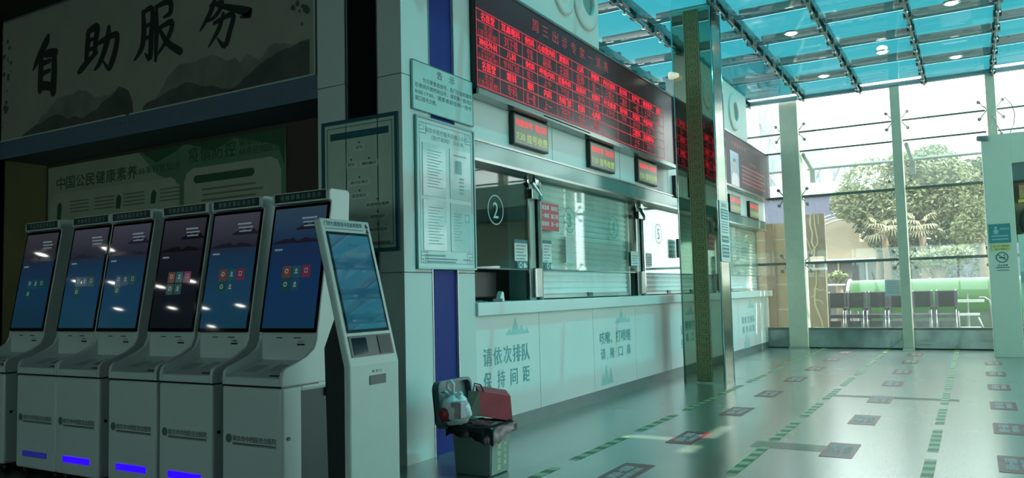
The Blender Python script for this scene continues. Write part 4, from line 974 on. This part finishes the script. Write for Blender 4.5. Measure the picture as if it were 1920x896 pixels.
m = MB(); m.tube([(-3.185, 4.63, .54), (-3.20, 4.61, .575), (-3.22, 4.60, .605), (-3.215, 4.60, .64), (-3.185, 4.60, .655), (-3.163, 4.60, .63), (-3.173, 4.605, .595), (-3.185, 4.62, .56)], [.014, .011, .010, .009, .009, .009, .010, .013], 8)
m.tube([(-3.185, 4.63, .54), (-3.25, 4.62, .57), (-3.285, 4.62, .565)], [.016, .012, .004], 8); m.tube([(-3.175, 4.63, .54), (-3.12, 4.62, .57), (-3.10, 4.62, .56)], [.016, .012, .004], 8)
m.build('knotted_handles', M('bag_white', (236, 242, 242), .4), pbag, smooth=True)
m = MB(); m.lathe([(0, -.055), (.04, -.045), (.062, 0), (.045, .04), (0, .055)], (-3.215, 4.585, .425), n=14); lab(m.build('red_wrapping', M('wrap_red', (170, 40, 52), .45, noise=.2, scale=25), pbag, smooth=True), 'red wrapping showing through')
MB().box(-3.16, -3.075, 4.552, 4.65, .40, .515).build('printed_carton', M('carton_pink', (186, 160, 170), .5, noise=.15, scale=30), pbag, bevel=.008)
# red paper carrier lying across the rim
rb = root('paper_bag', (-2.99, 4.83, .36), 'red and brown paper carrier bag lying across the right side of the bin rim', 'bag')
A = Vector((-3.07, 4.80, .385)); U = Vector((.17, .15, -.045)); W_ = Vector((-.02, .01, .175)); D = Vector((-.09, .09, .03))
m = MB(); m.quad(A, A+U, A+U+W_, A+W_); m.quad(A+W_, A+U+W_, A+U+W_+D, A+W_+D); m.quad(A+U, A+U+D, A+U+W_+D, A+U+W_); m.quad(A, A+D, A+U+D, A+U); m.quad(A+U*.5+W_*.5+D*.02, A+U+W_*.95-D*.02, A+U+W_, A+U*.5+W_)
m.build('red_side', M('bag_red', (206, 84, 92), .5, noise=.1, scale=12), rb)
m = MB(); m.quad(A, A+W_, A+W_+D, A+D); m.quad(A-U*.45-D*.3, A, A+W_, A-U*.35+W_*.95); lab(m.build('brown_side', M('bag_brown', (84, 80, 66), .6, noise=.2, scale=15), rb), 'brown gusset side')
MB().tube([A-U*.2+W_*.9, A-U*.1+W_*1.25+D*.2, A+U*.1+W_*1.2+D*.3, A+U*.15+W_], .006, 6).build('handle', black, rb)
lw = root('litter_wrapper', (-3.03, 4.72, .33), 'crumpled dark red wrapper inside the bin, below the paper carrier', 'wrapper')
m = MB(); rr = random.Random(9); V = []; F = []
for j in range(5):
    for i in range(7): V.append((-3.11+.03*i+.006*rr.random(), 4.66+.03*j, .345+.025*rr.random()))
for j in range(4):
    for i in range(6): F.append((j*7+i, j*7+i+1, (j+1)*7+i+1, (j+1)*7+i))
m.add(V, F); m.build('sheet', M('wrapper_red', (130, 40, 44), .4, noise=.2, scale=20), lw)
m = MB().quad((-3.10, 4.66, .385), (-3.0, 4.64, .395), (-2.985, 4.655, .405), (-3.09, 4.68, .395)); m.build('green_stripe', M('wrapper_green', (92, 128, 84), .5), lw)

# ================================================================== FLOOR STICKERS AND TAPES
mat_r = M('sticker_maroon', (128, 58, 62), .35, noise=.08, scale=12); mat_t = M('sticker_letters', (222, 206, 204), .45)
P = FZ(.002)
ordn = ['nearest the camera', 'second', 'third', 'fourth', 'fifth', 'sixth', 'seventh', 'last one before the far glass']
cols = [(-2.145, 'left line beside the counter', [5.18, 6.60, 8.17, 9.64, 11.24, 12.77, 14.4, 15.92]), (-.945, 'middle line', [6.53, 8.07, 9.54, 11.11, 12.62, 14.28, 15.69]), (.19, 'right line', [6.47, 8.0, 9.45, 11.08, 12.66, 14.29])]
for X, nm, ys in cols:
    for k, y in enumerate(ys):
        o_ = ordn[k] if k < len(ys)-1 else ordn[-1]
        r = root('floor_sticker', (X, y, 0), 'maroon floor sticker, %s in the %s' % (o_, nm), 'floor sticker', 'waiting-line floor stickers')
        hw, hl_ = (.115, .29)
        m = MB().prism(rr_poly(X-hw, X+hw, y-hl_, y+hl_, .012, 2), FZ(0), 0, .002); m.build('sheet', mat_r, r)
        T = Pl((X, y, .0022), (0, 1, 0), (-1, 0, 0)); m = MB(); m.spread(T, '请保持一米距离', -.19, .19, -.005, .075, .052, .0006); m.spread(T, '请勿拥挤依次排队', -.17, .17, -.075, -.02, .038, .0006); m.build('lettering', mat_t, r)
tp_d = M('tape_dark_green', (40, 92, 66), .4); tp_l = M('tape_yellow_green', (150, 186, 130), .4)
for X, nm in ((-2.65, 'between the counter and the left line of stickers'), (-1.485, 'between the left and the middle line of stickers'), (-.332, 'between the middle and the right line of stickers')):
    r = root('floor_tape', (X, 10, 0), 'broken green and yellow striped floor tape %s' % nm, 'tape', None)
    k = 0; y = 4.72-.64
    while y < 16.4:
        L = 1.04
        s = MB().rect(FZ(.0015), X-.037, X+.037, y, y+L); o = s.build('tape_strip', tp_l, r)
        d_ = MB(); q = y+.03
        while q+.10 < y+L: d_.poly([(X-.037, q), (X+.037, q+.015), (X+.037, q+.115), (X-.037, q+.10)], FZ(.0022)); q += .205
        d_.build('dark_stripe', tp_d, o); y += 1.318
inl = M('floor_inlay_green', (96, 116, 110), .2)
for a0, a1, b0, b1, lb_ in ((-1.60, -1.06, 6.41, 6.67, 'dark green floor strip running from the tape to the nearest middle sticker'), (-1.45, -.2, 9.64, 9.80, 'faint grey floor strip crossing beside the third middle sticker'), ):
    r = root('floor_strip', ((a0+a1)/2, b0, 0), lb_, 'floor strip'); MB().rect(FZ(.0008), a0, a1, b0, b1).build('sheet', inl, r)

# ================================================================== SIGNS ON THE DOORWAY FRAME
P = FY(15.398)
s1 = root('teal_sign', (.42, 15.39, 1.88), 'teal square sign with a white hospital emblem on the doorway frame', 'sign')
MB().pbox(P, .265, .572, 1.885, 2.20, 0, .008).build('board', M('sign_teal', (62, 140, 144), .4), s1)
m = MB(); m.disc(P, .365, 2.135, .022, .0085, 14); m.poly([(.335, 2.10), (.395, 2.10), (.38, 2.045), (.35, 2.045)], P, .0085); m.ring(P, .365, 2.07, .04, .03, .009, 18)
m.text(P, '请佩戴口罩', .42, .55, 2.10, 2.135, .0085); m.lines(P, [(.30, .54, 1.99, .022), (.30, .54, 1.935, .022)], .0085); m.build('lettering', M('sign_pale', (150, 202, 198), .5), s1)
s2 = root('yellow_sign', (.42, 15.39, 1.75), 'narrow yellow strip sign under the teal sign on the doorway frame', 'sign')
MB().pbox(P, .285, .555, 1.755, 1.865, 0, .004).build('board', M('sign_yellow', (208, 206, 138), .5), s2)
m = MB(); m.text(P, '进入大厅请测体温', .31, .53, 1.815, 1.85, .0045); m.text(P, '请出示健康码', .33, .51, 1.768, 1.80, .0045); m.build('lettering', M('sign_olive', (146, 134, 70), .6), s2)
s3 = root('no_smoking_sign', (.42, 15.39, 1.4), 'round no smoking pictogram with small print below on the doorway frame', 'sign')
m = MB(); m.ring(P, .43, 1.645, .088, .074, .002, 32); m.pbox(Pl(P(.43, 1.645), (1, 0, -.8), (.8, 0, 1)), -.08, .08, -.006, .006, .001, .0025); m.rect(P, .385, .46, 1.63, 1.65, .002); m.rect(P, .465, .478, 1.63, 1.65, .002); m.poly([(.45, 1.66), (.47, 1.67), (.465, 1.69), (.475, 1.70), (.46, 1.695)], P, .002)
m.build('pictogram', M('smoke_sign_grey', (70, 98, 100), .6), s3)
m = MB(); m.spread(P, '禁止吸烟', .36, .50, 1.50, 1.53, .03, .002); m.lines(P, [(.335, .53, 1.47, .014), (.35, .52, 1.425, .012)], .002); m.build('lettering', MATS['smoke_sign_grey'], s3)
pn = root('glass_notice', (-1.35, 16.93, 1.02), 'pale blue paper notice on the far glass, left of the slim middle post', 'notice')
P = FY(16.985); MB().pbox(P, -1.495, -1.215, 1.02, 1.335, 0, .003).build('sheet', M('blue_paper', (230, 238, 244), .6), pn)
m = MB(); m.lines(P, [(-1.46, -1.25, 1.28-.04*k, .012) for k in range(6)], .0035); m.build('print', M('paper_print', (186, 198, 208), .6), pn)
cv = root('security_camera', (.30, 15.36, 3.62), 'small grey security camera at the upper left corner of the doorway frame', 'camera')
MB().tube([(.30, 15.40, 3.66), (.28, 15.30, 3.66)], .018, 8).build('bracket', steel, cv); MB().lathe([(0, -.09), (.045, -.09), (.05, 0), (.045, .09), (0, .09)], (.27, 15.28, 3.63), (1, -.5, -.2), 16).build('housing', M('camera_grey', (126, 138, 136), .4), cv, smooth=True)
cb_ = root('loose_cable', (.75, 16.4, 3.7), 'thin loose cable hanging in a loop above the doorway frame', 'cable')
MB().tube([(.66, 16.6, 4.55), (.76, 16.6, 4.40), (.80, 16.6, 4.22), (.77, 16.55, 4.02), (.70, 16.4, 3.86), (.62, 16.2, 3.72), (.55, 16.3, 3.9), (.50, 16.6, 4.1), (.47, 16.72, 4.25)], .009, 6).build('strand', M('cable_grey', (120, 126, 124), .5), cb_, smooth=True)
bxx = root('cardboard_box', (1.0, 15.8, 2.02), 'brown cardboard box standing on the shelf inside the doorway', 'box')
MB().box(.74, 1.15, 15.70, 15.92, 2.62, 2.86).box(.74, 1.15, 15.70, 15.92, 2.02, 2.05).build('carton', M('carton_brown', (168, 142, 104), .7), bxx, bevel=.004)
MB().box(.72, 1.2, 15.68, 15.94, 2.56, 2.61).build('carton_lid', M('carton_yellow', (206, 190, 96), .6), bxx)
hb = root('dark_bag', (.95, 15.8, 2.05), 'dark rounded bag beside the box inside the doorway', 'bag')
MB().lathe([(0, 0), (.16, .01), (.21, .14), (.2, .3), (.12, .42), (0, .45)], (.93, 15.80, 2.055), n=20).build('body', M('bag_dark', (64, 70, 70), .6), hb, smooth=True)

# ================================================================== OUTSIDE THE FAR GLASS
# row of parked wheelchairs, facing the glass
wf = M('wheelchair_fabric', (30, 34, 40), .7); wm = M('wheelchair_frame', (150, 154, 158), .3, .8); wt = M('tyre_grey', (96, 100, 104), .6)
def wheelchair(label):
    r = root('wheelchair', (0, 0, 0), label, 'wheelchair', 'wheelchairs parked outside the far glass')
    w_ = .19
    MB().box(-w_+.005, w_-.005, .20, .225, .68, .985).build('backrest', wf, r, bevel=.012)
    MB().box(-w_, w_, -.20, .20, .49, .56).build('seat', wf, r, bevel=.01)
    m = MB()
    for s in (-1, 1):
        x = s*w_; m.tube([(x, .24, .12), (x, .235, .98), (x, .36, 1.0)], .014, 8); m.tube([(x, -.22, .12), (x, -.22, .62), (x, .22, .66)], .012, 8); m.tube([(x, .22, .5), (x, -.22, .5), (x, -.36, .14)], .012, 8)
    m.tube([(-w_, .1, .2), (w_, -.1, .48)], .01, 6); m.tube([(w_, .1, .2), (-w_, -.1, .48)], .01, 6); m.build('frame', wm, r, smooth=True)
    for s in (-1, 1):
        x = s*(w_+.035)
        a = Pl((x, .14, .30), (0, 1, 0), (0, 0, 1)); m = MB(); N = 28
        m.tube([a(.285*math.cos(2*PI*k/N), .285*math.sin(2*PI*k/N)) for k in range(N+1)], .018, 8, False); o = m.build('wheel', wt, r, smooth=True)
        m = MB()
        for k in range(8): m.tube([a(0, 0), a(.27*math.cos(PI*k/4), .27*math.sin(PI*k/4))], .004, 5)
        m.build('spokes', wm, o)
        a = Pl((x-s*.03, -.28, .085), (0, 1, 0), (0, 0, 1)); m = MB(); m.tube([a(.07*math.cos(2*PI*k/16), .07*math.sin(2*PI*k/16)) for k in range(17)], .016, 6, False); m.build('caster', wt, r, smooth=True)
        MB().box(s*w_-.02, s*w_+.02, -.16, .16, .66, .70).build('armrest', wf, r, bevel=.008)
        MB().box(s*w_-.002-.03, s*w_+.002+.03, .16, .195, .45, .985).box(s*w_-.006, s*w_+.006, -.14, .18, .50, .67).build('side_guard', M('guard_grey', (96, 102, 112), .5), r)
        MB().box(s*.09-.07, s*.09+.07, -.46, -.34, .10, .12).build('footplate', M('footplate_white', (226, 228, 228), .3, .2), r)
        MB().tube([(s*w_, .36, 1.0), (s*w_, .46, 1.0)], .018, 8).build('push_handle', black, r)
    MB().box(-w_+.05, w_-.05, -.30, -.285, .22, .44).build('calf_strap', wf, r)
    return r
wl = ['leftmost wheelchair in the row outside, beside the tan panel', 'second wheelchair from the tan panel in the row outside', 'third wheelchair from the tan panel in the row outside', 'wheelchair in the row outside, half hidden by the slim middle post', 'wheelchair in the row outside, just right of the slim middle post', 'rightmost wheelchair in the row outside, beside the white rack']
w0 = wheelchair(wl[0]); S_ = 1.12
for k, x in enumerate((-2.67, -2.27, -1.84, -1.42, -.97, -.52)):
    o = w0 if k == 0 else dup(w0, label=wl[k])
    o.location = (x, 18.87, -.02); o.scale = (.94, 1.12, 1.12)
# green barrel-roofed shelter
gs = root('green_shelter', (-.9, 21.5, 0), 'long low shelter with a rounded green roof and white end rim, behind the wheelchairs', 'shelter')
V = []; F = []; N = 12; x0, x1 = -2.68, 2.6
for k in range(N+1):
    t = PI*k/N; V += [(x0, 21.5-.75*math.cos(t), .62+.74*math.sin(t)), (x1, 21.5-.75*math.cos(t), .62+.74*math.sin(t))]
for k in range(N): F.append((2*k, 2*k+1, 2*k+3, 2*k+2))
gm = glass_mat('green_sheet', (.06, .26, .05), gloss=.03, haze=.75, hazecol=(.07, .25, .04), rough=.3)
MB().add(V, F).build('roof_sheet', gm, gs, smooth=True)
m = MB()
m.tube([(x0, 21.5-.76*math.cos(PI*k/N), .62+.75*math.sin(PI*k/N)) for k in range(N+1)], .035, 8); lab(m.build('end_rim', M('rim_white', (236, 238, 232), .5), gs, smooth=True), 'white curved end rim')
m = MB()
for x in (-2.6, -.9, .8, 2.5):
    for y in (20.76, 22.24): m.tube([(x, y, 0), (x, y, .64)], .03, 8)
m.build('support', wm, gs)
MB().box(-2.6, 2.5, 22.2, 22.24, 0, .62).build('rear_board', M('shelter_board', (92, 110, 88), .7), gs)
hr = root('white_handrail', (-2.98, 20.9, 0), 'white bent handrail to the left of the green shelter', 'rail')
MB().tube([(-3.35, 20.9, 0), (-3.35, 20.9, 1.1), (-3.30, 20.9, 1.22), (-3.2, 20.9, 1.26), (-2.72, 20.9, 1.26)], .022, 8).build('bar', MATS['rim_white'], hr, smooth=True)
rk = root('white_rack', (-.05, 20.2, 0), 'white three-bar stand right of the wheelchairs', 'rack')
m = MB(); m.box(-.33, .18, 20.14, 20.22, .81, .87); m.box(-.31, .08, 20.14, 20.22, .52, .57); m.box(-.30, .09, 20.14, 20.22, .22, .27); m.build('shelf_bar', MATS['rim_white'], rk)
MB().tube([(-.14, 20.24, 0), (-.14, 20.24, 1.0)], .022, 8).build('upright', wm, rk)
sr = root('curved_guard_rail', (.28, 19.4, 0), 'curved steel guard rail by the doorway outside', 'rail')
MB().tube([(.08, 19.4, .92), (.18, 19.4, .92), (.26, 19.4, .86), (.29, 19.4, .7), (.31, 19.4, 0)], .02, 8).tube([(.05, 19.6, .5), (.22, 19.6, .0)], .015, 8).build('bar', wm, sr, smooth=True)
# tan panels with pale branch lines
tan = M('tan_board', (164, 140, 106), .6, noise=.06, scale=3); branch = M('branch_line', (222, 206, 164), .5)
def tan_panel(name, x0, x1, z0, z1, label, br=None, mat_=tan, y=18.2, top=False, joints=()):
    r = root(name, ((x0+x1)/2, y, 0), label, 'panel')
    MB().box(x0, x1, y, y+.08, z0, z1).build('board', mat_, r)
    P = FY(y)
    if joints:
        m = MB()
        for z in joints: m.rect(P, x0, x1, z-.006, z+.006, .002)
        m.build('joint_line', MATS['branch_line'], r)
    if br:
        m = MB()
        for k, s in enumerate(br): m.brush(P, s, .003+.0001*k)
        m.build('branch_drawing', branch, r)
    if top: MB().box(x0-.05, x1+.02, y-.06, y+.1, z1, z1+.05).build('cap', MATS['rim_white'], r)
    if z0 > .1: MB().box(x0+.02, x0+.06, y+.09, y+.13, -.02, z0+.3).box(x1-.06, x1-.02, y+.09, y+.13, -.02, z0+.3).build('leg', steel, r)
b1 = [[(-3.0, 2.82, .012), (-3.02, 2.6, .016), (-2.98, 2.4, .014), (-3.0, 2.2, .016), (-2.95, 2.05, .012), (-2.97, 1.9, .014)], [(-2.93, 2.8, .008), (-2.92, 2.55, .012), (-2.9, 2.4, .012), (-2.88, 2.2, .012), (-2.94, 2.08, .01), (-3.0, 2.0, .01), (-3.02, 1.92, .01)], [(-3.1, 2.3, .006), (-3.05, 2.1, .01), (-2.99, 1.98, .008)], [(-2.84, 2.78, .006), (-2.85, 2.6, .008)]]
b2 = [[(-2.94, 1.58, .014), (-2.95, 1.3, .016), (-2.98, 1.2, .016), (-3.0, .9, .016), (-2.95, .7, .016), (-2.88, .5, .014), (-2.87, .38, .012)], [(-2.97, 1.2, .01), (-2.88, 1.15, .01), (-2.8, 1.17, .006)], [(-3.0, .95, .01), (-2.88, .93, .01), (-2.83, .85, .006)], [(-3.0, 1.05, .008), (-3.08, 1.0, .006)]]
tan_panel('branch_panel', -3.13, -2.72, 1.89, 2.81, 'upper tan panel with pale branch drawing outside, right of the wide post', b1, M('tan_grey_board', (140, 120, 98), .6))
tan_panel('branch_panel', -3.12, -2.75, .36, 1.59, 'lower tan panel with pale branch drawing outside, right of the wide post', b2, tan, 18.2, True)
tan_panel('wood_panel', -4.45, -3.99, .0, 2.66, 'light wood panel outside, seen past the end of the counter', None, tan, 18.25, joints=(.75, 1.3, 1.9, 2.3))
tan_panel('wood_panel', -3.99, -3.80, .0, 2.66, 'dark brown upright board between the two light wood panels outside', None, M('brown_board', (124, 98, 66), .6), 18.20)
tan_panel('wood_panel', -3.80, -3.30, .3, 2.66, 'light wood panel outside, directly left of the wide post', None, tan, 18.25, joints=(.75, 1.3, 1.9, 2.3))

# buildings
bw_ = M('building_white', (206, 210, 214), .7, noise=.03, scale=1); bl = M('building_lilac', (100, 104, 126), .7, noise=.05, scale=1); bc = M('building_cream', (172, 158, 134), .7, noise=.04, scale=2); brace = M('brace_grey', (150, 154, 160), .5)
t = root('white_tower', (-8.5, 40, 0), 'tall white building with diagonal steel bracing behind the wide post', 'building')
MB().box(-11.3, -7.75, 40.3, 44, 0, 12.7).build('wall', bw_, t); MB().box(-9.8, -8.8, 40.0, 40.3, 0, 12).build('pier', M('pier_grey', (186, 188, 192), .7), t)
m = MB()
for k in range(5):
    z = 3.5+2*k; m.tube([(-8.75, 40.1, z+1.9), (-7.75, 40.1, z)], .06, 6); m.tube([(-8.6, 40.12, z-.3), (-8.2, 40.12, z+2)], .05, 6)
m.build('brace', brace, t)
t = root('truss_building', (-6.2, 42, 0), 'low white truss-fronted building right of the wide post', 'building')
MB().prism([(-7.6, 0), (-4.8, 0), (-4.8, 7.26), (-5.95, 7.26), (-7.0, 11), (-7.6, 11)], FY(42), -2, 0).build('wall', bw_, t)
m = MB()
for x in (-7.3, -6.4, -5.7, -5.2): m.tube([(x, 41.95, 5.2), (x+.95, 41.95, 7.1)], .045, 6); m.tube([(x, 41.95, 5.2), (x, 41.95, 7.1)], .035, 6)
m.build('brace', brace, t)
t = root('lilac_building', (-5.8, 37, 0), 'lilac grey building with pale parapet between wide post and trees', 'building')
MB().box(-9.5, -3.35, 37, 39.2, 0, 5.18).build('wall', bl, t); MB().box(-9.6, -3.3, 36.9, 37.1, 5.18, 5.8).build('parapet', bw_, t)
t = root('pale_flat_building', (.6, 40, 0), 'pale flat building behind the trees, right of the slim middle post', 'building')
MB().box(-1.2, 3.5, 40, 44, 0, 5.3).build('wall', bl, t); MB().box(-1.3, 3.6, 39.9, 40.1, 5.3, 6.0).build('parapet', bw_, t); MB().box(-.0, .03, 39.85, 39.9, 5.3, 6.0).build('joint', brace, t)
t = root('cream_building', (-4, 33, 0), 'low cream building with a dark doorway and arched glass roof, below the trees', 'building')
MB().box(-5.8, -3.7, 33, 35, 2.24, 3.86).build('upper_wall', bc, t); MB().box(-3.7, -2.8, 33, 35, 2.24, 2.9).build('lower_roof', bc, t)
MB().box(-5.8, -1.75, 33.02, 35, 0, 2.2).build('ground_floor_wall', M('shop_grey', (100, 98, 94), .6), t)
MB().box(-5.9, -2.75, 32.7, 35, 2.16, 2.27).build('eave', MATS['rim_white'], t)
MB().box(-4.05, -3.58, 32.97, 33.05, 0, 2.13).build('doorway', M('doorway_dark', (74, 80, 80), .4), t)
m = MB()
for x in (-5.4, -4.95, -4.5, -3.5, -2.95, -2.4): m.box(x-.03, x+.03, 32.96, 33.03, 0, 2.13)
m.build('shopfront_mullion', M('mullion_pale', (176, 174, 170), .5), t)
m = MB()
for q in range(3): m.tube([(-3.1+2.65*math.cos(PI*k/16), 32.3+.2*q, 3.07+1.05*math.sin(PI*k/16)-.12*q) for k in range(17)], .035, 6)
m.build('arched_rib', M('arch_grey', (176, 178, 186), .4), t, smooth=True)

# trees and palms
leafA = M('leaf_pale', (138, 146, 106), .6, noise=.35, scale=3); leafB = M('leaf_green', (98, 114, 86), .6, noise=.35, scale=3); bark = M('bark', (120, 104, 84), .8, noise=.2)  # a paler and a darker leaf green
def leafy(blobs, n, size, seed):
    rr = random.Random(seed); m = MB()
    for k in range(n):
        cx, cy_, cz, rx, ry, rz = blobs[k % len(blobs)]
        a, b, q = rr.uniform(0, 2*PI), math.acos(rr.uniform(-1, 1)), rr.uniform(.45, 1)**.5
        p = Vector((cx+rx*q*math.sin(b)*math.cos(a), cy_+ry*q*math.sin(b)*math.sin(a), cz+rz*q*math.cos(b)))
        u = Vector((rr.gauss(0, 1), rr.gauss(0, 1), rr.gauss(0, .6))).normalized(); v = u.cross(Vector((rr.gauss(0, 1), rr.gauss(0, 1), rr.gauss(0, 1)))).normalized(); s = size*rr.uniform(.6, 1.3)
        m.add([p-u*s, p+v*s*.42, p+u*s, p-v*s*.42], [(0, 1, 2, 3)])
    return m
def tree(label, x, y, blobs, n, size, seed, lm, trunk_top, g='trees outside the far glass', name='broadleaf_tree'):
    r = root(name, (x, y, 0), label, 'tree', g)
    leafy([(x+b[0], y+b[1], b[2], b[3], b[4], b[5]) for b in blobs], n, size, seed).build('foliage', lm, r)
    m = MB(); m.tube([(x, y, -.05), (x+.05, y, trunk_top*.5), (x-.03, y, trunk_top)], [.16, .12, .07], 8)
    for b in blobs[:4]: m.tube([(x, y, trunk_top*.7), (x+b[0]*.6, y+b[1]*.6, b[2]-.1)], [.06, .02], 6)
    m.build('trunk', bark, r, smooth=True)
tree('big sunlit tree left of the slim middle post, its crown over the cream building', -2.8, 30, [(0, 0, 4.6, 1.15, .9, 1.05), (-.7, 0, 4.1, .8, .7, .7), (.75, .2, 4.3, .85, .7, 1.1), (.1, 0, 3.9, 1.2, .8, .6), (.9, 0, 5.3, .5, .5, .45)], 9000, .085, 1, leafA, 4.2)
tree('tall tree right of the slim middle post with the highest crown', -1.0, 30.6, [(0, 0, 5.1, .95, .8, .9), (.55, 0, 4.6, .9, .8, .8), (-.55, 0, 4.3, .7, .7, .9), (.2, 0, 3.9, 1.3, .8, .6)], 9000, .085, 2, leafA, 4.5)
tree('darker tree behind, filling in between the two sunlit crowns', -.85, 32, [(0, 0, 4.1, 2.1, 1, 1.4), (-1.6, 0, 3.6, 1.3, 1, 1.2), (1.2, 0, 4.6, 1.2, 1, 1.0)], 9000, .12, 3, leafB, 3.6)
tree('leafy tree at the right, its bright leaves beside the doorway frame', .25, 28.2, [(0, 0, 3.7, .5, .5, .7), (-.25, 0, 2.9, .55, .5, .6), (.1, 0, 4.2, .4, .4, .4)], 4200, .075, 4, leafA, 3.4)
tree('low shrub tree with pale trunks above the green shelter', -.85, 25.5, [(-.35, 0, 1.95, .5, .4, .26), (.25, 0, 2.0, .6, .4, .3), (.6, 0, 2.05, .35, .3, .25), (-.75, 0, 1.9, .35, .3, .22)], 3200, .065, 5, leafA, 1.7)
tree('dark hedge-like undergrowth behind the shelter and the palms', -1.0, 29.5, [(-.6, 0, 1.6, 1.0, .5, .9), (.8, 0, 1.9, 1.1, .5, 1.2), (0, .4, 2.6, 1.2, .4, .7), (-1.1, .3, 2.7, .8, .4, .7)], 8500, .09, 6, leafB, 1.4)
tree('small pale shrub above the white handrail by the tan panel', -3.35, 24.5, [(0, 0, 1.5, .28, .25, .16)], 500, .06, 8, leafA, 1.4, None, 'garden_shrub')
frm = M('palm_frond', (128, 126, 98), .6, noise=.25, scale=4)
def palm(label, x, y, h_, n, L, seed):
    r = root('palm', (x, y, 0), label, 'palm', 'palms between the trees'); rr = random.Random(seed)
    MB().tube([(x, y, -.05), (x+.05, y, h_*.6), (x, y, h_)], [.14, .11, .10], 8).build('trunk', bark, r, smooth=True)
    for k in range(n):
        a = 2*PI*k/n+rr.uniform(-.2, .2); el = rr.uniform(-.3, .9); d = Vector((math.cos(a)*math.cos(el), math.sin(a)*math.cos(el), math.sin(el)))
        c = Vector((x, y, h_))+d*L*.45; s = d.cross(Vector((0, 0, 1))).normalized(); m = MB(); m.tube([(x, y, h_), c], .012, 5)
        for q in range(11):
            t = -1.2+2.4*q/10; e = (d*math.cos(t)+s*math.sin(t)); tip = c+e*L*.6+Vector((0, 0, -.28*L)); w_ = e.cross(Vector((0, 0, 1))).normalized()*.03
            mid = c+e*L*.35; m.add([c, mid+w_, tip, mid-w_], [(0, 1, 2, 3)])
        m.build('frond', frm, r)
palm('fan palm with drooping pale fronds in front of the cream building', -2.45, 28.6, 3.0, 14, .8, 1)
palm('fan palm just right of the slim middle post', -1.35, 28.4, 3.05, 13, .75, 2)
